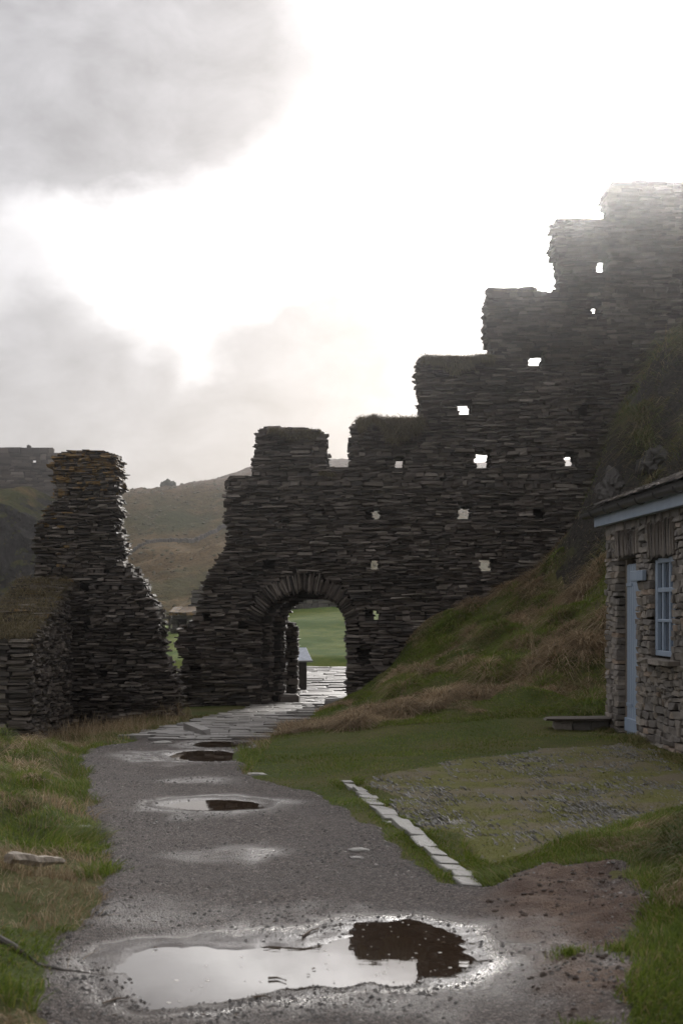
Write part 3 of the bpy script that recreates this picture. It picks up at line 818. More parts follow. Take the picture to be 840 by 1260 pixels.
# other walls of the cottage and its roof
K = Joined(); ax = [hu[:], hn[:], Zv[:]]
K.box(hp(.2, 2.45, 1.2), (.4, 4.0, 3.0), ax); K.box(hp(6.4, 2.45, 1.2), (.4, 4.0, 3.0), ax); K.box(hp(3.3, 4.6, 1.2), (6.6, .4, 3.0), ax)
link('plain_wall', K.mesh('plain_wall', [M['cottage']]), ct)
pt = math.atan(.375)
rv = Vector((hn.x * math.cos(pt), hn.y * math.cos(pt), math.sin(pt)))
rn = hu.cross(rv) * -1
rn = rv.cross(hu) if rv.cross(hu).z > 0 else hu.cross(rv)
E0 = hp(-.32, -.17, 2.895)
RB3 = Matrix((hu, rv, hu.cross(rv))).transposed()
roof = boxo('roof', ct, E0 + hu * 3.5 + rv * 1.55 - Zv * .045, (7.0, 3.1, .05), RB3, 'gutter', 0)
rv2 = Vector((-hn.x * math.cos(pt), -hn.y * math.cos(pt), math.sin(pt)))
apex = E0 + rv * 3.1
boxo('roof_slope', ct, apex - rv2 * 1.5 + hu * 3.5 - Zv * .05, (7.0, 3.0, .05), Matrix((hu, rv2, hu.cross(rv2))).transposed(), 'gutter', 0)
KV = stone_variants(8, ['slate'], .04, .06, 'roof_slate')
rg = random.Random(4)
for row in range(12):
    a = -.02 - (row % 2) * .1
    while a < 6.98:
        wd = rg.uniform(.2, .3)
        p = E0 + hu * (a + wd / 2) + rv * (row * .24 + .15 - (.04 if row == 0 else 0)) + hu.cross(rv) * (.012 + rg.uniform(0, .008)) * (1 if hu.cross(rv).z > 0 else -1)
        tilt = RB3 @ Matrix.Rotation(-.05 if hu.cross(rv).z > 0 else .05, 3, 'X')
        if a < 4.6:
            place(rg.choice(KV), 'slate', p, (wd - .006, .34, .016), tilt, roof, 'roof_slate')
        a += wd
# fascia, gutter with brackets
boxo('fascia_board', ct, hp(3.2, -.10, 2.73), (6.7, .03, .17), HB, 'blue')
boxo('soffit_board', ct, hp(3.2, -.05, 2.665), (6.7, .10, .02), HB, 'blue', 0.003)
J = Joined(); nseg = 10; Lg = 7.05
prof = [(math.cos(math.pi + math.pi * i / nseg) * .058, math.sin(math.pi + math.pi * i / nseg) * .058) for i in range(nseg + 1)]
prof += [(x * .86, z * .86) for x, z in prof[::-1]]
V = []
for a in (-.45, -.45 + Lg):
    for x, z in prof: V.append(hp(a, -.175 + x, 2.825 + z)[:])
npf = len(prof)
Fq = [(i, (i + 1) % npf, npf + (i + 1) % npf, npf + i) for i in range(npf)]
cap = [(k, k + 1, npf - 2 - k, npf - 1 - k) for k in range(nseg // 2 + 5 - 5)]
gut = link('gutter', npmesh('gutter', V, [np.array(Fq), np.array([(k, k + 1, 2 * nseg - k, 2 * nseg + 1 - k) for k in range(nseg)])], M['gutter']), ct)
for k in range(7):
    bm = bmesh.new(); 
    pts = [hp(.1 + k * .75, -.175 + math.cos(math.pi + math.pi * i / 8) * .066, 2.825 + math.sin(math.pi + math.pi * i / 8) * .066) for i in range(9)]
    for i in range(8):
        m_ = (pts[i] + pts[i + 1]) / 2; d = (pts[i + 1] - pts[i]); L = d.length; d.normalize()
        yv = hu; xv = d; zv = xv.cross(yv)
        r_ = bmesh.ops.create_cube(bm, size=1)
        bmesh.ops.transform(bm, matrix=Matrix.Translation(m_) @ Matrix((xv, yv, zv)).transposed().to_4x4() @ Matrix.Diagonal((L * 1.1, .03, .012, 1)), verts=r_['verts'])
    me = bpy.data.meshes.new('gutter_bracket'); bm.to_mesh(me); bm.free(); me.materials.append(M['gutter'])
    link('gutter_bracket', me, gut)
# soldier-course lintels
for a0, a1, z0, z1 in ((DA0 - .09, DA1 + .09, DZ1, 2.53), (WA0 - .07, WA1 + .07, WZ1, 2.55)):
    a = a0; nn = 0
    while a < a1:
        wd = rg.uniform(.05, .10)
        place(rg.choice(KV), 'slate', hp(a + wd / 2, .10 + rg.uniform(-.015, .01), (z0 + z1) / 2 + rg.uniform(-.015, .015)), (wd - .006, .24, z1 - z0 + rg.uniform(-.03, .03)), HB @ Matrix.Rotation((a - (a0 + a1) / 2) * .12, 3, 'Y'), ct, 'lintel_slate').data = KV[0][2]['slate']
        a += wd
    boxo('lintel_beam', ct, hp((a0 + a1) / 2, .31, (z0 + z1) / 2 + .01), (a1 - a0 - .1, .17, z1 - z0 - .02), HB, 'frame_wood')
# door
dr = boxo('door', ct, hp((DA0 + DA1) / 2, .135, 1.1), (DA1 - DA0 - .12, .04, 2.1), HB, 'blue')
nb = 7; bw = (DA1 - DA0 - .13) / nb
for k in range(nb):
    boxo('door_board', dr, hp(DA0 + .065 + bw * (k + .5), .108, 1.1), (bw - .008, .018, 2.08), HB, 'blue', .003)
boxo('weather_bar', dr, hp((DA0 + DA1) / 2, .085, .21), (DA1 - DA0 - .13, .035, .16), HB, 'blue')
for z in (.45, 1.9):
    boxo('hinge', dr, hp(DA0 + .2, .094, z), (.26, .012, .04), HB, 'blue', .002)
for a in (DA0 + .03, DA1 - .03):
    boxo('door_frame', ct, hp(a, .14, 1.13), (.06, .09, 2.2), HB, 'frame_wood')
boxo('door_step', ct, hp((DA0 + DA1) / 2, .02, .02), (.9, .36, .10), HB, 'lintel')
boxo('name_board', ct, hp(1.74, -.035, 1.985), (.54, .05, .12), HB, 'blue')
# windows
def window(a0, a1, z0, z1, mname='blue'):
    c = (a0 + a1) / 2
    wn = boxo('window', ct, hp(c, .095, (z0 + z1) / 2), (a1 - a0, .02, z1 - z0), HB, 'glass', 0)
    fr = [(c, z0 + .03, a1 - a0, .06), (c, z1 - .03, a1 - a0, .06)]
    for a, z, w_, h_ in fr: boxo('window_frame', wn, hp(a, .072, z), (w_, .05, h_), HB, mname)
    for a in (a0 + .045, a1 - .045): boxo('window_frame', wn, hp(a, .070, (z0 + z1) / 2), (.09, .05, z1 - z0 - .12), HB, mname)
    for a in (c - (a1 - a0) * .17, c + (a1 - a0) * .17): boxo('glazing_bar', wn, hp(a, .076, (z0 + z1) / 2), (.05, .04, z1 - z0 - .12), HB, mname)
    for f in (.36, .67): boxo('transom', wn, hp(c, .073, z0 + (z1 - z0) * f), (a1 - a0 - .18, .044, .035 if f < .5 else .05), HB, mname)
    return wn
window(WA0 + .01, WA1 - .01, WZ0 + .02, WZ1 - .01)
window(W2A0, W2A1, 1.0, 2.0, 'blue_dark')
for k, (a, wd) in enumerate(((WA0 + .02, .42), (WA0 + .45, .45), (WA0 + .86, .3))):
    place(rg.choice(KV), 'slate', hp(a + wd / 2 - .1, .03 + .01 * k, WZ0 - .035), (wd - .01, .34, .055), HB, ct, 'window_sill').data = npmesh('window_sill', KV[k][0], KV[k][1], M['lintel'])

# slab bench beside the cottage corner
sb = thing('slab_bench', P(720, 900, 17.9), 'low stone slab on rough blocks beside the cottage corner', 'slab')
zb = Hs(2.95, 17.8)
place(SV[1], 'slate', Vector((2.98, 17.8, zb + .12)), (.78, .40, .05), Matrix.Rotation(-.05, 3, 'Z'), sb, 'slab')
for dx in (-.2, .02, .24): place(HV[4], 'cottage', Vector((2.98 + dx, 17.86, zb + .03)), (.24, .28, .15), Matrix.Rotation(.2 * dx, 3, 'Z'), sb, 'block')

# ------------------------------------------------------------------ paving, kerb, setts
PAVE = [(-2.95, 19.6), (-2.75, 21.6), (-2.0, 26.2), (-1.68, 28.6), (-1.35, 29.8), (-1.1, 31.5), (-1.25, 34), (-2.6, 40), (-2.6, 45.6), (1.6, 45.2), (1.2, 38), (.65, 33), (.12, 30), (.08, 28.4), (-.35, 25.5), (-.85, 22), (-1.2, 18.9), (-2.0, 18.6)]
PVs = stone_variants(14, ['paving'], .05, .05, 'paving_stone')
base_xs = np.arange(-3.2, 2.2, .25); base_ys = np.arange(18.0, 46.2, .25)
me, _ = grid_mesh('paved_path', base_xs, base_ys, lambda X, Y: H0(X, Y) + np.clip(.25 * sdist(X, Y, PAVE), -.15, .014), M['path'], keep=lambda X, Y: sdist(X, Y, PAVE) > -.4)
pv = tag(link('paved_path', me), kind='structure')
rg = random.Random(21); yy = 18.7; J = Joined(); npv = 0
while yy < 45.5:
    dp = rg.uniform(.12, .26) * (1 if yy < 31 else 2.0)
    xx = -3.0 + rg.uniform(-.2, 0)
    while xx < 1.8:
        L = rg.uniform(.2, .6) * (1 if yy < 31 else 1.6)
        x_, y_ = xx + L / 2, yy + dp / 2
        if float(sdist(np.array([x_]), np.array([y_]), PAVE)[0]) > -.02:
            z_ = Hs(x_, y_) + rg.uniform(.005, .022)
            rot = Matrix.Rotation(rg.gauss(0, .03), 3, 'Z') @ Matrix.Rotation(rg.gauss(0, .012), 3, 'X') @ Matrix.Rotation(rg.gauss(0, .012), 3, 'Y')
            v = rg.choice(PVs)
            if npv < 300:
                place(v, 'paving', Vector((x_, y_, z_)), (L - .02, dp - .02, .07), rot, pv, 'paving_stone'); npv += 1
            else:
                J.add((v[0] * np.array((L - .02, dp - .02, .07))) @ np.array(rot.transposed()) + np.array((x_, y_, z_)), v[1])
        xx += L
    yy += dp
if J.n: tag(link('far_paving', J.mesh('far_paving', [M['paving']]), pv), kind='stuff')
# thin timber edging where the paving begins
e = thing('paving_edge', Vector((-2.6, 20.6, Hs(-2.6, 20.6))), 'low pale slab edging at the left start of the paving', 'edging')
a, b = P(232, 889, 20.6), P(254, 897, 19.4)
d = (b - a); d.z = 0; Ld = d.length; d.normalize(); c = (a + b) / 2; c.z = Hs(c.x, c.y) + .06
place(PVs[3], 'paving', c, (Ld, .14, .13), Matrix((d, Vector((-d.y, d.x, 0)), Zv)).transposed(), e, 'slab')

KA = world_poly([(427, 958), (572, 1078)], .02)
ka, kb = Vector((*KA[0], 0)), Vector((*KA[1], 0)); kd = kb - ka; KL = kd.length; kd.normalize(); kn = Vector((-kd.y, kd.x, 0))
kr = thing('kerb', Vector((ka.x, ka.y, Hs(ka.x, ka.y))), 'row of pale flat slate slabs edging the mossy slate yard', 'kerb')
KVs = stone_variants(8, ['kerb'], .10, .06, 'kerb_stone')
s = 0; rg = random.Random(31)
while s < KL:
    L = rg.uniform(.16, .40); wd = rg.uniform(.085, .15)
    c = ka + kd * (s + L / 2) + kn * rg.uniform(-.015, .015)
    c.z = Hs(c.x, c.y) - .010 + rg.uniform(-.012, .008)
    place(rg.choice(KVs), 'kerb', c, (L - .015, wd, .07), Matrix((kd, kn, Zv)).transposed() @ Matrix.Rotation(rg.gauss(0, .06), 3, 'Z') @ Matrix.Rotation(rg.gauss(0, .035), 3, 'Y') @ Matrix.Rotation(rg.gauss(0, .03), 3, 'X'), kr, 'kerb_stone')
    s += L
# earth lip and the yard of slates set on edge
YARD = [(ka.x + .13, ka.y - .05), (1.0, 14.2), (2.2, 15.6), (3.3, 16.2), (3.35, 15), (3.35, 12.5), (2.9, 11.2), (2.1, 10.0), (1.45, 9.35), (kb.x + .16, kb.y + .25)]
me, _ = grid_mesh('slate_yard', np.arange(-.2, 3.6, .05), np.arange(8.3, 16.6, .05), lambda X, Y: H(X, Y) + np.clip(.3 * (sdist(X, Y, YARD) + .12 * fbm(X * 2, Y * 2, 3, 41)), -.1, .010) + .006 * fbm(X * 6, Y * 6, 3, 42), M['moss'],
                  keep=lambda X, Y: sdist(X, Y, YARD) > -.3)
yd = tag(link('slate_yard', me), kind='structure')
rg = random.Random(5); J = Joined()
sx = RNG.uniform(-.1, 3.4, 42000); sy = RNG.uniform(8.6, 16.3, 42000)
inn = sdist(sx, sy, YARD) + .15 * fbm(sx * 2, sy * 2, 3, 41)
okm = (inn > .02) & (RNG.uniform(0, 1, 42000) < np.clip(.30 + .75 * fbm(sx * 1.6, sy * .45, 3, 44), .10, .85))
sz_ = H(sx, sy)
fan = math.atan2(kd.y, kd.x)
for x_, y_, z_, o_ in zip(sx, sy, sz_, okm):
    if not o_: continue
    v = BXV[rg.randrange(12)]
    ang = fan + rg.gauss(0, .045) - .06 * max(0, x_ - .6)
    sz = (rg.uniform(.07, .22), rg.uniform(.005, .012), rg.uniform(.04, .055))
    ca_, sa_ = math.cos(ang), math.sin(ang)
    Vv = v[0] * np.array(sz)
    Vr = np.stack([Vv[:, 0] * ca_ - Vv[:, 1] * sa_ + x_, Vv[:, 0] * sa_ + Vv[:, 1] * ca_ + y_, Vv[:, 2] + z_ - .014 + rg.uniform(-.010, .003)], 1)
    J.add(Vr, v[1])
tag(link('edge_set_slates', J.mesh('edge_set_slates', [M['setts']]), yd), kind='stuff')

# ------------------------------------------------------------------ information lectern behind the arch
g = P(368, 845, 35.0); gz = Hs(g.x, 35.0)
il = thing('information_lectern', Vector((g.x, 35.0, gz)), 'dark information lectern with tilted pale panel beyond the arch', 'sign')
I3 = Matrix.Identity(3)
tr_ = Matrix.Rotation(R(-28), 3, 'Y') @ Matrix.Rotation(R(25), 3, 'Z')
boxo('post', il, Vector((g.x - .02, 35, gz + .40)), (.34, .30, .84), Matrix.Rotation(R(20), 3, 'Z'), 'darkwood', .01)
tilt = Matrix.Rotation(R(20), 3, 'Z') @ Matrix.Rotation(R(33), 3, 'X')
pn = boxo('panel', il, Vector((g.x, 34.93, gz + .90)), (.52, .56, .03), tilt, 'panel', .004)
boxo('panel_rim', pn, Vector((g.x, 34.93, gz + .90)) - tilt @ Vector((0, .285, 0)), (.54, .03, .045), tilt, 'steel', .004)

# ------------------------------------------------------------------ small ruin, fence and wall beyond the lawn
YR = 58.0
rh = thing('ruined_hut', P(228, 790, YR), 'small ruined stone hut with lichen slab roof beyond the gap in the walls', 'ruin')
masonry(rh, polyM([(210, 805), (211, 757), (244, 755), (262, 745), (262, 805)], YR), [[[(P(218, 0, YR).x, P(0, 792, YR).z), (P(230, 0, YR).x, P(0, 792, YR).z), (P(230, 0, YR).x, P(0, 762, YR).z), (P(218, 0, YR).x, P(0, 762, YR).z)]], []], (0, YR, 0), (1, 0), (0, 1), 1.6, 2,
        hr=(.12, .22), lr=(.25, .7), SVs=FV, mats=('farstone',), n_ind=0, ragged=.03, seed=14, bury=False)
masonry(rh, polyM([(234, 760), (236, 728), (246, 724), (262, 724), (262, 760)], YR + 2.4), [], (0, YR + 2.4, 0), (1, 0), (0, 1), .6, 2, hr=(.12, .2), lr=(.25, .7), SVs=FV, mats=('farstone',), n_ind=0, ragged=.04, seed=15, bury=False)
a, b = P(208, 752, YR - .15), P(243, 752, YR - .15)
for k in range(3):
    L = (b.x - a.x) / 3
    place(stone_variants(1, ['slate_lichen'], .05, .05, 'roof_slab')[0], 'slate_lichen', Vector((a.x + L * (k + .5), YR + .7, a.z + .01 * k)), (L * .98, 1.9, .14), Matrix.Rotation(.12, 3, 'X'), rh, 'roof_slab')
fz = Hs(-8, 60)
fn = thing('timber_fence', P(205, 785, 60), 'dark timber rail fence left of the ruined hut', 'fence')
for px in (186, 199, 209):
    q = P(px, 786, 60); boxo('post', fn, Vector((q.x, 60, P(px, 772, 60).z)), (.10, .10, 1.15), I3, 'darkwood', .01)
for py in (760, 768, 776):
    a = P(184, py, 60); b = P(211, py, 60); boxo('rail', fn, Vector(((a.x + b.x) / 2, 59.9, a.z)), (b.x - a.x, .05, .11), I3, 'darkwood', .008)
lwz = thing('garden_wall', Vector((-1.2, 63.5, Hs(-1.2, 63.5))), 'ruined slate wall above the bright lawn seen through the arch', 'wall')
masonry(lwz, polyM([(330, 775), (332, 722), (372, 716), (440, 726), (475, 730), (480, 775)], 63.5), [], (0, 63.5, 0), (1, 0), (0, 1), .8, 2, hr=(.10, .2), lr=(.2, .8), SVs=FV, mats=('farstone',), n_ind=120, ragged=.05, seed=16, bury=False)

# ------------------------------------------------------------------ hills, headland
hc = []
def CH(px, py, Y): hc.append(tuple(P(px, py, Y)))
for px, py in ((-100, 625), (60, 618), (145, 609), (205, 602), (250, 599), (280, 590)):
    CH(px, py, 190); CH(px, py + 55, 165); CH(px, py + 105, 135)
for px, py in ((285, 583), (315, 573), (370, 568), (430, 566), (500, 567), (590, 571), (700, 566), (760, 560), (900, 545), (1100, 520)):
    CH(px, py, 240); CH(px, py + 40, 200); CH(px, py + 85, 160)
for px in (-100, 60, 150, 220, 280, 350, 450, 600, 750, 950):
    CH(px, 768, 95); hc.append(((px - CX) / F * 70, 70, -1.5))
    hc.append(((px - CX) / F * 330, 330, 16)); hc.append(((px - CX) / F * 480, 480, 4))
hr_ = RBF(hc, 6)
def hill_z(X, Y):
    return hr_(X, Y) + 2.5 * fbm(X * .055, Y * .04, 3, 50) * sm(Y, 80, 120) * sm(Y, 200, 165) + .42 * fbm(X * .28, Y * .28, 5, 51) + .10 * fbm(X * 1.6, Y * 1.6, 3, 52)
me, _ = grid_mesh('hillside', steps((-150, -50, 3), (-50, 60, .65), (60, 190, 4)), steps((66, 110, 1.0), (110, 260, .7), (260, 480, 6)), hill_z, M['hill'])
tag(link('hillside', me), kind='structure')
me, _ = grid_mesh('terrain', np.array([-3000, -1200, -400, 0, 400, 1200, 3000.]), np.array([-3000, -1000, -300, 0, 300, 1000, 3000.]), lambda X, Y: X * 0 - 4.0, M['hill'])
tag(link('terrain', me), kind='structure')
# scrub on the hill: small rounded tussocks
def blob_cloud(name, pts, sizes, mats, kind='stuff', squash=.6):
    bm = bmesh.new(); bmesh.ops.create_icosphere(bm, subdivisions=1, radius=1)
    if len(pts) > 3000:
        bm.free(); bm = bmesh.new(); bmesh.ops.create_uvsphere(bm, u_segments=4, v_segments=2, radius=1); bmesh.ops.triangulate(bm, faces=bm.faces[:])
    bm.verts.index_update()
    bv = np.array([v.co[:] for v in bm.verts]); bf = np.array([[v.index for v in f.verts] for f in bm.faces]); bm.free()
    n = len(pts)
    sc = np.asarray(sizes)[:, None, None] * np.array([1, 1, squash])
    V = bv[None] * sc * RNG.uniform(.7, 1.3, (n, len(bv), 1)) + np.asarray(pts)[:, None, :]
    Fa = bf[None] + (np.arange(n) * len(bv))[:, None, None]
    return tag(link(name, npmesh(name, V.reshape(-1, 3), Fa.reshape(-1, 3), mats, smooth=False)), kind=kind)
mm, t = mat('hill_scrub_leaves')
r, pos, _g = rnd(t)
finish(t, t.mix(.7, t.ramp(r, [(0, (0.065, 0.068, 0.028)), (.5, (0.095, 0.085, 0.042)), (1, (0.15, 0.115, 0.07))]), t.ramp(t.noise(pos, 3, 3), [(.3, .6), (.7, 1.3)]), 'MULTIPLY'), .95, t.noise(pos, 4, 3), .8, .3)
M['scrub'] = mm
M['bush'] = simple('dark_bush_leaves', (0.018, 0.026, 0.010), (0.035, 0.048, 0.018), 3, .9, .5)
n_ = 15000
hx = RNG.uniform(-50, 60, n_); hy = RNG.uniform(95, 245, n_)
k_ = RNG.uniform(0, 1, n_) < np.clip(.45 + .9 * fbm(hx * .08, hy * .08, 3, 60), .03, 1)
hx, hy = hx[k_], hy[k_]
blob_cloud('hill_scrub', np.stack([hx, hy, hill_z(hx, hy)], 1), RNG.uniform(.10, .34, len(hx)), M['scrub'])
# one dark bush on the skyline and a field bank across the hill
q = P(207, 605, 190)
sh = thing('skyline_bush', (q.x, 190, hill_z(np.array([q.x]), np.array([190.]))[0]), 'dark rounded bush on the skyline of the left hill', 'bush')
np_ = 500
th = RNG.uniform(0, 6.28, np_); rr = RNG.uniform(0, 1, np_) ** .5
o = blob_cloud('foliage', np.stack([q.x + np.cos(th) * rr * 1.0, 190 + np.sin(th) * rr * .8, sh.location.z + .1 + RNG.uniform(0, .75, np_) * (1.1 - rr * .8) + .25 * np.sin(th * 3)], 1), RNG.uniform(.07, .17, np_), M['bush'], kind=None, squash=.9)
adopt(o, sh)
fb = thing('field_bank', (-25, 158, 5), 'thin dry-stone field wall crossing the hillside', 'wall')
J = Joined(); rg = random.Random(9)
for i in range(150):
    f_ = i / 150; x_ = -27 + 20 * f_; y_ = 152 + 6 * math.sin(f_ * 3) + f_ * 8
    z_ = float(hill_z(np.array([x_]), np.array([y_]))[0])
    v = FV[rg.randrange(8)]
    J.add(v[0] * np.array((rg.uniform(.2, .4), .5, rg.uniform(.4, .7))) + np.array((x_, y_, z_ + .15)), v[1])
tag(link('stonework', J.mesh('stonework', [M['farstone']]), fb), kind='stuff')

# headland cliff at the far left with a wall along its top
us = np.linspace(0, 1, 130); vs = np.linspace(0, 1, 120)
U, Vv = np.meshgrid(us, vs)
Xc = -46 + 24 * U
prof_y = np.interp(Vv, [0, .55, .62, .75, 1], [102, 106, 109, 115, 140]); prof_z = np.interp(Vv, [0, .12, .55, .62, .75, 1], [-5, -2, 9.6, 10.3, 11.4, 12.2])
rough_ = sm(Vv, .62, .5)
back_ = 8 * sm(U, .85, 1.0)
Yc = prof_y + back_ * .6 + rough_ * (1.6 * fbm(Xc * .35, prof_z * .25, 5, 70, .6)) 
Zc = prof_z - back_ * .22 * (Vv > 0.3) + .35 * fbm(Xc * .4, prof_y * .5, 4, 71)
idx = np.arange(U.size).reshape(U.shape)
qd = np.stack([idx[:-1, :-1], idx[:-1, 1:], idx[1:, 1:], idx[1:, :-1]], -1).reshape(-1, 4)
tag(link('headland_cliff', npmesh('headland_cliff', np.stack([Xc.ravel(), Yc.ravel(), Zc.ravel()], 1), qd, M['hill'])), kind='structure')
YH = 118.0
hw = thing('headland_wall', P(40, 600, YH), 'distant castle wall along the top of the left headland', 'wall')
hole = [[[(P(40, 0, YH).x, P(0, 571, YH).z), (P(44, 0, YH).x, P(0, 571, YH).z), (P(44, 0, YH).x, P(0, 565, YH).z), (P(40, 0, YH).x, P(0, 565, YH).z)]]] * 2
masonry(hw, polyM([(-110, 610), (-110, 548), (-40, 550), (20, 551), (35, 549), (62, 554), (80, 556), (104, 562), (112, 612)], YH), hole, (0, YH, 0), (1, 0), (0, 1), .5, 2, hr=(.16, .3), lr=(.4, 1.1), SVs=FV, mats=('slate',), n_ind=0, ragged=.08, seed=18, bury=False)

# ------------------------------------------------------------------ rocks in the crag
def rock(name, loc, size, seed, mname, sub=3, parent=None, rotz=0.0, amp=.35):
    bm = bmesh.new(); bmesh.ops.create_icosphere(bm, subdivisions=sub, radius=1)
    from mathutils import noise as mn
    for v in bm.verts:
        d = v.co.normalized()
        k = 1 + amp * mn.noise(d * 1.3 + Vector((seed, 0, 0))) + amp * .5 * mn.noise(d * 3.1 + Vector((0, seed, 0)))
        cell = mn.cell(d * 2.2 + Vector((seed * 2, 1, 0))) * .12
        v.co = d * (k + cell)
    bm.transform(Matrix.Translation(loc) @ Matrix.Rotation(rotz, 4, 'Z') @ Matrix.Diagonal((*size, 1)))
    me = bpy.data.meshes.new(name); bm.to_mesh(me); bm.free(); me.materials.append(M[mname])
    return link(name, me, parent)
for px, py, Y, s, lab in ((752, 602, 26.9, (.26, .4, .36), 'dark jagged rock face showing through grass above the cottage gutter'), (724, 672, 27.6, (.18, .3, .45), 'dark rock at the foot of the bank against the curtain wall'),
                          (806, 560, 26.3, (.30, .4, .26), 'dark rock just above the cottage roof slates')):
    q = P(px, py, Y)
    q.z = min(q.z, Hs(q.x, q.y) + .05)
    tag(rock('rock_outcrop', q, s, px * .01, 'rock', 4, amp=.38), lab, 'rock')
rs = [(315, 957, .07, 'pale flat stone at the right edge of the gravel path by the grass'), (200, 909, .09, 'pale stone slab end at the left start of the paving'), (106, 1018, .05, 'small pale stone at the left grass edge of the path'),
      (441, 1048, .05, 'pale flat chip lying on the gravel, larger of the pair near the kerb'), (439, 1057, .035, 'pale flat chip lying on the gravel, smaller of the pair near the kerb')]
for i, (px, py, s, lab) in enumerate(rs):
    X_, Y_ = world_poly([(px, py)], 0 if py > 960 else -.06)[0]
    tag(rock('loose_stone', Vector((X_, Y_, max(path_top(X_, Y_), Hs(X_, Y_)) + s * .1)), (s * 1.5, s, s * .3), i + 2.5, 'kerb', 2, amp=.2), lab, 'stone')
# gravel lying loose on the path (beyond count)
n_ = 70000
gx_ = RNG.uniform(-3.0, 2.2, n_); gy_ = 4.6 + 14 * RNG.uniform(0, 1, n_) ** 1.8
dpt = sdist(gx_, gy_, PATH)
k_ = (dpt > -.05) & (RNG.uniform(0, 1, n_) < np.clip(.35 + .5 * fbm(gx_ * 1.2, gy_ * 1.2, 3, 80) + .7 * sm(dpt, .35, .0), 0, 1))
for i in range(len(PUD)): k_ &= pud_sd(gx_, gy_, i) < .04
gx_, gy_ = gx_[k_], gy_[k_]
gz_ = path_z(gx_, gy_)
blob_cloud('loose_gravel', np.stack([gx_, gy_, gz_ + .001], 1), .0025 + .011 * RNG.uniform(0, 1, len(gx_)) ** 3.2, M['pebble'], squash=.65)
# clods on the bare earth
n_ = 2600
gx_ = RNG.uniform(.6, 2.4, n_); gy_ = RNG.uniform(5, 9, n_)
k_ = (sdist(gx_, gy_, DIRT) > -.05) & (fbm(gx_ * 1.6, gy_ * 1.6, 3, 81) > -.15)
gx_, gy_ = gx_[k_], gy_[k_]
mm, t = mat('earth_clods'); r, pos, _g = rnd(t)
finish(t, t.ramp(r, [(0, (0.035, 0.024, 0.018)), (1, (0.075, 0.054, 0.042))]), .9, t.noise(pos, 60, 3), .6, .01)
blob_cloud('earth_clods', np.stack([gx_, gy_, path_z(gx_, gy_)], 1), .003 + .016 * RNG.uniform(0, 1, len(gx_)) ** 4, mm, squash=.8)
# foam flecks afloat on the big puddle
n_ = 170
fx_ = RNG.uniform(-1.0, .75, n_); fy_ = RNG.uniform(5.8, 7.4, n_)
k_ = (pud_sd(fx_, fy_, 0) > .06) & ((fx_ > .05) | (RNG.uniform(0, 1, n_) < .45))
J = Joined()
for x_, y_ in zip(fx_[k_], fy_[k_]):
    r_ = .003 + .007 * random.random() ** 2
    a_ = np.arange(0, 6.28, 6.2832 / 7); V = np.stack([x_ + np.cos(a_) * r_ * RNG.uniform(.7, 1.5, 7), y_ + np.sin(a_) * r_ * RNG.uniform(.7, 1.3, 7), np.full(7, LEV0 + .001)], 1)
    V = np.concatenate([V, [[x_, y_, LEV0 + .003]]])
    J.add(V, np.array([(i, (i + 1) % 7, 7) for i in range(7)]))
tag(link('puddle_foam', J.mesh('puddle_foam', [M['foam']])), kind='stuff')
# leaves and bits on and round the puddle
J = Joined(); rg = random.Random(77)
for i in range(90):
    x_, y_ = rg.uniform(-1.2, 1.0), rg.uniform(5.2, 9.5)
    z_ = max(path_top(x_, y_), LEV0 if math.hypot((x_ + .13) / .95, (y_ - 6.55) / .85) < 1 else -9) + .003
    r_ = rg.uniform(.004, .016); a = rg.uniform(0, 6.28)
    ca_, sa_ = math.cos(a) * r_, math.sin(a) * r_
    V = np.array([(x_ - ca_, y_ - sa_, z_), (x_ + sa_ * .5, y_ - ca_ * .5, z_ + r_ * .4), (x_ + ca_, y_ + sa_, z_ + .002), (x_ - sa_ * .5, y_ + ca_ * .5, z_ + r_ * .5)])
    J.add(V, np.array([(0, 1, 2), (0, 2, 3)]))
tag(link('leaf_litter', J.mesh('leaf_litter', [M['leaf']])), kind='stuff')

# ------------------------------------------------------------------ twigs, root, driftwood
def tube(name, pts, radii, mname, parent=None, seg=7):
    V, Fq = [], []
    pts = [Vector(p) for p in pts]
    for i, p in enumerate(pts):
        d = (pts[min(i + 1, len(pts) - 1)] - pts[max(i - 1, 0)]).normalized()
        a = d.orthogonal().normalized(); b = d.cross(a)
        for k in range(seg):
            th = 2 * math.pi * k / seg
            V.append((p + (a * math.cos(th) + b * math.sin(th)) * radii[i] * random.uniform(.85, 1.15))[:])
    for i in range(len(pts) - 1):
        for k in range(seg):
            Fq.append((i * seg + k, i * seg + (k + 1) % seg, (i + 1) * seg + (k + 1) % seg, (i + 1) * seg + k))
    e0, e1 = len(V), len(V) + 1
    V += [pts[0][:], pts[-1][:]]
    T3 = [(e0, (k + 1) % seg, k) for k in range(seg)] + [(e1, (len(pts) - 1) * seg + k, (len(pts) - 1) * seg + (k + 1) % seg) for k in range(seg)]
    return link(name, npmesh(name, V, [np.array(Fq), np.array(T3)], M[mname]), parent)
a = world_poly([(10, 1068), (78, 1045)], .16)
zl = Hs(*a[0]) + .07; zr = Hs(*a[1]) + .09
pts = []; rad = []
for i in range(12):
    f_ = i / 11
    pts.append((a[0][0] + (a[1][0] - a[0][0]) * f_, a[0][1] + (a[1][1] - a[0][1]) * f_ , zl + (zr - zl) * f_ + .004 * math.sin(f_ * 9)))
    rad.append((.032 + .008 * random.random()) * (1 - .35 * f_) * (.75 if i in (0, 11) else 1))
tag(tube('driftwood', pts, rad, 'wood', seg=6), 'weathered grey driftwood log lying in the left grass verge', 'log')
rt = world_poly([(-10, 1160), (20, 1172), (50, 1184), (80, 1188), (105, 1190), (130, 1192)], .03)
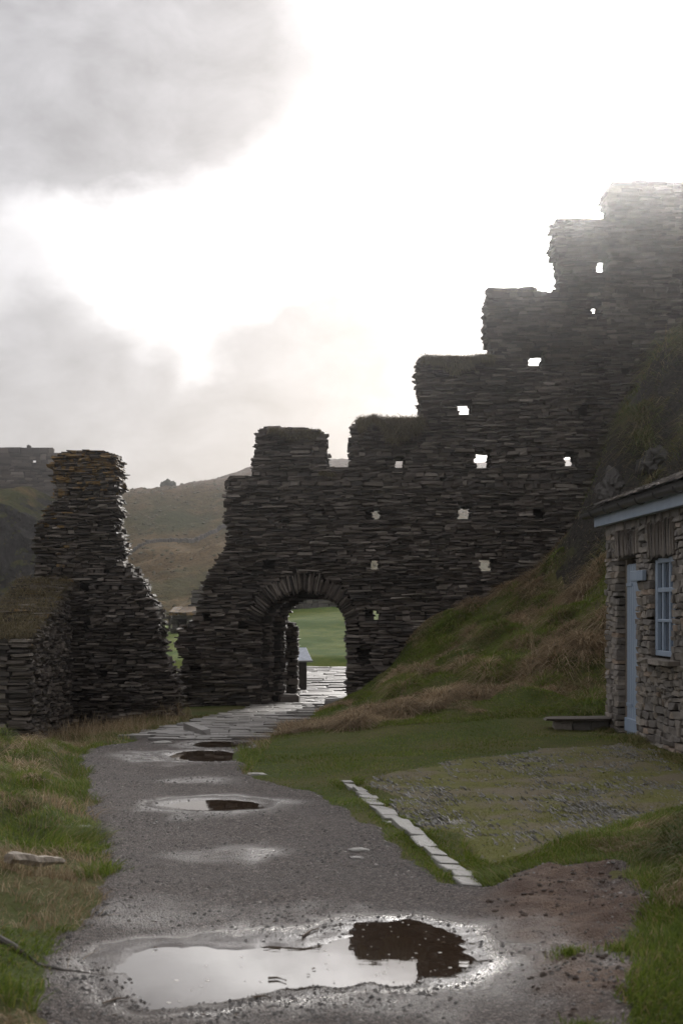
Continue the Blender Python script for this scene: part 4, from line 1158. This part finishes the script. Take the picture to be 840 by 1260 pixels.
tag(tube('root', [(x, y, max(path_top(x, y), Hs(x, y) + (.02 if i < 2 else 0)) - .003) for i, (x, y) in enumerate(rt)], [.018, .016, .013, .010, .007, .003], 'darkwood'), 'dark root reaching from the left verge onto the gravel', 'root')
for (p0, p1, lab) in (((372, 1154), (392, 1144), 'dark twig lying at the far edge of the large puddle'), ((330, 1203), (352, 1206), 'thin twig floating at the near edge of the large puddle'), ((127, 1237), (158, 1228), 'pale straw stalk on gravel left of the large puddle'),
                      ((312, 1228), (334, 1230), 'short dark stick on gravel in front of the large puddle')):
    q = world_poly([p0, p1])
    mid = ((q[0][0] + q[1][0]) / 2, (q[0][1] + q[1][1]) / 2 + .03)
    tag(tube('twig', [(x, y, max(path_top(x, y), LEV0) + .008) for x, y in (q[0], mid, q[1])], [.006, .005, .003], 'leaf', seg=5), lab, 'twig')

# ------------------------------------------------------------------ grass
def blades(name, base, length, width, dirv, bend, mname, seg=2, parent=None):
    """many curved blades as one mesh; base (n,3), dirv (n,3) unit, bend (n,3)"""
    n = len(base)
    side = np.stack([-dirv[:, 1] + RNG.normal(0, .6, n), dirv[:, 0] + RNG.normal(0, .6, n) + .3, np.zeros(n)], 1)
    side /= np.linalg.norm(side, axis=1)[:, None] + 1e-9
    L = length[:, None]; rows = []
    for k in range(seg):
        tt = k / seg
        c = base + dirv * L * tt + bend * L * tt * tt
        wv = side * (width[:, None] * (1 - .55 * tt))
        rows += [c - wv, c + wv]
    rows.append(base + dirv * L + bend * L)
    nv_ = 2 * seg + 1
    V = np.stack(rows, 1).reshape(-1, 3)
    off = (np.arange(n) * nv_)[:, None]
    fl = []
    if seg > 1:
        q = np.concatenate([off + np.array([2 * k, 2 * k + 1, 2 * k + 3, 2 * k + 2]) for k in range(seg - 1)])
        fl.append(q)
    fl.append(off + np.array([2 * seg - 2, 2 * seg - 1, 2 * seg]))
    return tag(link(name, npmesh(name, V, fl, M[mname], smooth=True), parent), kind='stuff')

def lean(n, amt):
    a = RNG.uniform(0, 2 * np.pi, n); l = np.abs(RNG.normal(0, amt, n))
    d = np.stack([np.cos(a) * l, np.sin(a) * l, np.ones(n)], 1)
    return d / np.linalg.norm(d, axis=1)[:, None]

def sample(n, x0, x1, y0, y1, prob):
    x = RNG.uniform(x0, x1, n); y = RNG.uniform(y0, y1, n)
    k = RNG.uniform(0, 1, n) < prob(x, y)
    return x[k], y[k]

def off_path(x, y):
    return sm(sdist(x, y, PATH) + .10 * fbm(x * 2.3, y * 2.3, 4, 12), .06, -.05) * (sdist(x, y, PAVE) < -.02) * (sdist(x, y, YARD) < .05)

def turf(name, mname, x, y, l0, l1, wd, ln=.35, bd=.5, seg=2, patch=1.5, sd_=90, sink=.004):
    n = len(x)
    z = ground_z(x, y)
    cl = np.clip(.5 + .6 * fbm(x * patch, y * patch, 3, sd_), 0.02, 1.2)
    L = (l0 + (l1 - l0) * cl) * RNG.uniform(.6, 1.25, n)
    d = lean(n, ln)
    wind = np.stack([fbm(x * 1.1, y * 1.1, 2, sd_ + 4), fbm(x * 1.1 + 9, y * 1.1, 2, sd_ + 5), -np.full(n, .55)], 1)
    b = wind * bd + np.stack([d[:, 0] * .5, d[:, 1] * .5, np.zeros(n)], 1)
    return blades(name, np.stack([x, y, z - sink], 1), L, RNG.uniform(.6, 1.3, n) * wd, d, b, mname, seg)

# left verge
x, y = sample(150000, -4.4, -.9, 4.6, 19.5, lambda x, y: off_path(x, y) * (x < -.6) * (x > -.25 * y - .4) * np.clip(1.5 - y / 15, .25, 1))
sel = fbm(x * .8, y * .8, 3, 120) + .35 * fbm(x * 4, y * 4, 2, 121) - .12 * np.maximum(0, -x - 2.6) * 2
g_ = sel > -.25
turf('verge_grass', 'green', x[g_], y[g_], .04, .20, .0028, .5, .8, 3, 1.6, 91)
turf('verge_dry_grass', 'dry', x[~g_][::2], y[~g_][::2], .06, .26, .0024, .6, .9, 3, 1.6, 95)
# right lawn: short turf between bank, kerb, cottage
x, y = sample(130000, -1.4, 4.2, 8.2, 21.5, lambda x, y: off_path(x, y) * (x > -1.2 - .0 * y) * ((sdist(x, y, PATH) > -3) | (y > 9)) * np.clip(.5 + (20 - y) / 14, .3, 1))
k_ = ~((x > 3.32 - .047 * (y - 18)) & (y < 18.05))
turf('lawn_grass', 'green', x[k_], y[k_], .015, .055, .0026, .5, .6, 2, 1.2, 101)
# grass sprouting between the set slates
x, y = sample(120000, -.1, 3.4, 8.6, 16.4, lambda x, y: (sdist(x, y, YARD) > .0) * np.clip(.62 - .8 * fbm(x * .9, y * .7, 3, 44), .15, 1))
turf('yard_moss_grass', 'yardgrass', x, y, .008, .028, .0024, .6, .5, 1, 2.0, 104, sink=-.008)
# grass creeping over the kerb joints
n_ = 7000
f_ = RNG.uniform(-.05, 1.03, n_); o_ = np.where(RNG.uniform(0, 1, n_) < .5, -1, 1) * (.06 + np.abs(RNG.normal(0, .05, n_)))
x = ka.x + kd.x * KL * f_ + kn.x * o_; y = ka.y + kd.y * KL * f_ + kn.y * o_
k_ = fbm(x * 3, y * 3, 2, 190) > -.25
turf('kerb_grass', 'green', x[k_], y[k_], .02, .07, .0026, .6, .8, 3, 2.0, 191)
# near right grass
x, y = sample(90000, .8, 3.3, 4.6, 10.5, lambda x, y: off_path(x, y) * (x > .6) * (x < .24 * y + .5))
turf('near_grass', 'green', x, y, .04, .13, .0028, .45, .7, 3, 1.4, 107)
x, y = sample(26000, 1.6, 3.3, 6.0, 10.0, lambda x, y: off_path(x, y) * (fbm(x * 1.1, y * 1.1, 3, 130) + .6 * (x - 2.0) > .15))
turf('near_dry_grass', 'dry', x, y, .08, .24, .0026, .6, 1.0, 3, 1.4, 109)
# small tufts on the bare earth
for px, py in ((700, 1168), (760, 1170), (715, 1252), (805, 1130)):
    X_, Y_ = world_poly([(px, py)], .06)[0]
    a = RNG.uniform(0, 6.28, 260); r_ = np.abs(RNG.normal(0, .055, 260))
    xx_, yy_ = X_ + np.cos(a) * r_, Y_ + np.sin(a) * r_
    d = lean(260, .5); b = np.stack([d[:, 0] * .6, d[:, 1] * .6, -np.full(260, .4)], 1)
    blades('grass_tuft', np.stack([xx_, yy_, path_z(xx_, yy_) - .005], 1), RNG.uniform(.03, .08, 260), RNG.uniform(.0015, .003, 260), d, b, 'green', 3)
# bank up to the curtain wall and the crag
def steep(x, y):
    z0 = H0(x, y)
    return np.hypot(H0(x + .15, y) - z0, H0(x, y + .15) - z0) / .15
def bankok(x, y):
    return (1 - .85 * sm(steep(x, y), 1.15, 1.7)) * (sdist(x, y, PAVE) < -.1) * (x > np.interp(y, [18, 22, 26, 29], [-1.2, -.75, -.2, .2])) * ~((x > 3.2) & (y < 18.1))
x, y = sample(150000, -1.0, 6.0, 18.5, 29.0, bankok)
sel = fbm(x * .55, y * .55, 3, 140) + .3 * fbm(x * 2.4, y * 2.4, 2, 141) + .25 * sm(y, 25.5, 28) * sm(x, 2.2, 4) - .25 * sm(y, 20.2, 19.2)
band = np.exp(-((y - (20.9 + .35 * (x - 1))) / 1.3) ** 2) * sm(x, -.8, .6)
dry = sel + .55 * band > .20
turf('bank_grass', 'green', x[~dry], y[~dry], .03, .12, .0045, .6, .9, 2, 1.2, 111)
turf('bank_dry_grass', 'dry', x[dry], y[dry], .08, .30, .0042, .7, 1.3, 2, 1.0, 113)
x, y = sample(42000, 4.6, 9.0, 19.2, 29.0, bankok)
turf('crag_grass', 'mixed', x, y, .08, .34, .006, .8, 1.4, 2, .8, 116)
# tussocks: drooping fountains of dry grass on the bank
def tussocks(name, cents, mname, per=520, R0=.27, L0=.40, wd=.0042, seg=3):
    B, D, Bd, Ls = [], [], [], []
    for (cx_, cy_, s_) in cents:
        a = RNG.uniform(0, 6.28, per); r_ = R0 * s_ * np.sqrt(RNG.uniform(0, 1, per))
        xx_, yy_ = cx_ + np.cos(a) * r_, cy_ + np.sin(a) * r_
        zz_ = ground_z(xx_, yy_) + .20 * s_ * (1 - (r_ / (R0 * s_)) ** 2)
        o_ = r_ / (R0 * s_)
        d = np.stack([np.cos(a) * (.25 + o_ * .9), np.sin(a) * (.25 + o_ * .9), np.full(per, .9)], 1) + RNG.normal(0, .25, (per, 3))
        d /= np.linalg.norm(d, axis=1)[:, None]
        B.append(np.stack([xx_, yy_, zz_ - .02], 1)); D.append(d)
        Bd.append(np.stack([np.cos(a) * .3, np.sin(a) * .3, -RNG.uniform(.6, 1.3, per)], 1)); Ls.append(L0 * s_ * RNG.uniform(.5, 1.2, per))
    B, D, Bd, Ls = map(np.concatenate, (B, D, Bd, Ls))
    blades(name, B, Ls, RNG.uniform(.7, 1.3, len(B)) * wd, D, Bd, mname, seg)
rg = random.Random(55); cd, cm = [], []
for px, py, Y, s_ in ((440, 890, 19.3, .8), (470, 884, 19.6, .9), (505, 868, 20.6, .7), (545, 868, 20.4, 1.1), (555, 850, 21.2, 1), (590, 862, 20.6, 1.0), (610, 848, 21.2, 1.1), (632, 838, 21.6, 1.0), (665, 826, 21.8, 1.2), (690, 818, 22, 1.2), (720, 800, 22.2, 1.3), (600, 838, 21.8, .9),
                      (420, 895, 19.0, .6), (400, 900, 18.9, .5), (520, 885, 19.8, .6), (735, 780, 22.6, 1.2), (700, 780, 23.4, 1.1), (650, 790, 23.8, .9), (690, 745, 25.4, 1.1), (720, 730, 25.4, 1.2), (660, 752, 26, .9), (630, 765, 26.2, .8)):
    q = P(px, py, Y)
    for k in range(3): cd.append((q.x + rg.gauss(0, .2), Y + rg.gauss(0, .25), s_ * rg.uniform(.6, 1.05)))
for k in range(16): cd.append((rg.uniform(.6, 4.4), rg.uniform(20.5, 28.3), rg.uniform(.45, 1.0)))
for k in range(40): cm.append((rg.uniform(1.0, 4.2), rg.uniform(20.5, 28), rg.uniform(.5, 1.0)))
for px, py, Y in ((500, 838, 22.6), (668, 838, 21.2), (640, 800, 23.5), (725, 876, 18.9)): cm.append((P(px, py, Y).x, Y, 1.1))
tussocks('dry_tussocks', cd, 'dry')
tussocks('green_tussocks', cm, 'green', 320)
cm = []
for k in range(150):
    x_, y_ = rg.uniform(4.9, 9), rg.uniform(20, 28.8)
    cm.append((x_, y_, rg.uniform(.7, 1.5)))
cm = [c for c in cm if steep(np.array([c[0]]), np.array([c[1]]))[0] < 1.5]
tussocks('crag_tussocks', cm, 'mixed', 240, wd=.006, seg=2)
cm = [(rg.uniform(-4.2, -2.4), rg.uniform(7, 17), rg.uniform(.35, .75)) for k in range(90)]
cm = [c for c in cm if sdist(np.array([c[0]]), np.array([c[1]]), PATH)[0] < -.15]
tussocks('verge_tussocks', cm[::2], 'green', 260, R0=.25, L0=.3, wd=.003)
tussocks('verge_dry_tussocks', cm[1::2], 'dry', 220, R0=.25, L0=.34, wd=.003)
cm = [(rg.uniform(1.75, 3.0), rg.uniform(6.6, 9.4), rg.uniform(.4, .8)) for k in range(14)] + [(2.0, 8.4, .9), (2.05, 8.1, .8)]
tussocks('near_tussocks', [c for c in cm if sdist(np.array([c[0]]), np.array([c[1]]), PATH)[0] < -.2], 'mixed', 300, R0=.2, L0=.3, wd=.003)
# scrubby dead stalks at the foot of the left walls, and grass there
x, y = sample(16000, -5.0, -2.2, 19.5, 25.4, lambda x, y: off_path(x, y) * ((x > -4.8) | (y < 21.8)))
turf('wall_foot_grass', 'mixed', x, y, .05, .22, .005, .6, .8, 2, 1.2, 150)
x, y = sample(3000, -5.0, -2.6, 20.5, 25.3, lambda x, y: off_path(x, y) * (fbm(x, y, 2, 151) > -.1))
turf('wall_foot_stalks', 'dry', x, y, .2, .5, .003, .35, .3, 3, 1.0, 152)
# grass at the cottage foot
a_ = RNG.uniform(-.2, 4.6, 9000); o_ = np.abs(RNG.normal(0, .10, 9000))
k_ = ~((a_ > DA0 + .05) & (a_ < DA1 - .05) & (o_ < .2))
px_ = HO.x + hu.x * a_[k_] - hn.x * (o_[k_] + .02); py_ = HO.y + hu.y * a_[k_] - hn.y * (o_[k_] + .02)
turf('cottage_foot_grass', 'mixed', px_, py_, .03, .16, .0032, .5, .7, 3, 2.0, 160)
# grass on the wall tops: mats hanging over the face
def top_mat(name, px0, px1, pytop, drop, Y, T, n, parent, L=.22):
    x0, x1 = P(px0, 0, Y).x, P(px1, 0, Y).x; zt = P(0, pytop, Y).z
    nf = int(n * .7)
    x = RNG.uniform(x0, x1, n); yv = np.where(np.arange(n) < nf, Y - .05 + RNG.uniform(-.03, .06, n), RNG.uniform(Y, Y + T, n))
    dr = drop * (0.55 + .5 * fbm(x * 3, x * 0, 3, 170))
    z = np.where(np.arange(n) < nf, zt - dr * RNG.uniform(0, 1, n), zt + .0)
    d = np.stack([RNG.normal(0, .35, n), -np.abs(RNG.normal(.45, .3, n)) * (np.arange(n) < nf), np.ones(n) * .8], 1); d /= np.linalg.norm(d, axis=1)[:, None]
    b = np.stack([RNG.normal(0, .25, n), RNG.normal(-.15, .2, n), -RNG.uniform(.5, 1.5, n)], 1)
    blades(name, np.stack([x, yv, z], 1), L * RNG.uniform(.4, 1.1, n), RNG.uniform(.7, 1.3, n) * .006, d, b, 'topgrass', 3)
top_mat('merlon_grass', 441, 520, 516, .52, YW, TW, 9000, cw, .26)
top_mat('merlon_grass', 521, 605, 441, .44, YW, TW, 9000, cw, .26)
top_mat('merlon_grass', 332, 394, 530, .20, YW, TW, 3200, cw, .18)
top_mat('merlon_grass', 690, 755, 271, .06, YW, TW, 500, cw, .10)
top_mat('merlon_grass', 606, 688, 358, .05, YW, TW, 500, cw, .10)
top_mat('merlon_grass', 393, 412, 582, .14, YW, TW, 700, cw, .16)
n = 12000
yv = 22 + 3.5 * RNG.uniform(0, 1, n); xv = -4.84 - .95 * RNG.uniform(0, 1, n)
zt = np.interp(yv - 22, [0, 1.1, 2.4, 3.45], [lw_top0, lw_top0 + .22, lw_top0 + .62, lw_top1])
d = lean(n, .6); b = np.stack([RNG.normal(.1, .3, n), RNG.normal(-.1, .3, n), -RNG.uniform(.4, 1.2, n)], 1)
blades('low_wall_grass', np.stack([xv, yv, zt - .01], 1), RNG.uniform(.10, .34, n), RNG.uniform(.003, .006, n), d, b, 'topgrass', 3)

# ------------------------------------------------------------------ damp sea air
hz = bpy.data.meshes.new('haze')
bm = bmesh.new(); bmesh.ops.create_cube(bm, size=1)
bm.transform(Matrix.Translation((0, 240, 14)) @ Matrix.Diagonal((900, 560, 40, 1)))
bm.to_mesh(hz); bm.free()
mm = bpy.data.materials.new('damp_air'); mm.use_nodes = True
t = NT(mm.node_tree)
vol = t.n('ShaderNodeVolumePrincipled', {'Color': (0.97, 0.97, 1.0), 'Density': 0.0012, 'Anisotropy': 0.957})
t.n('ShaderNodeOutputMaterial', {'Volume': vol})
hz.materials.append(mm)
tag(link('haze', hz), kind='stuff')
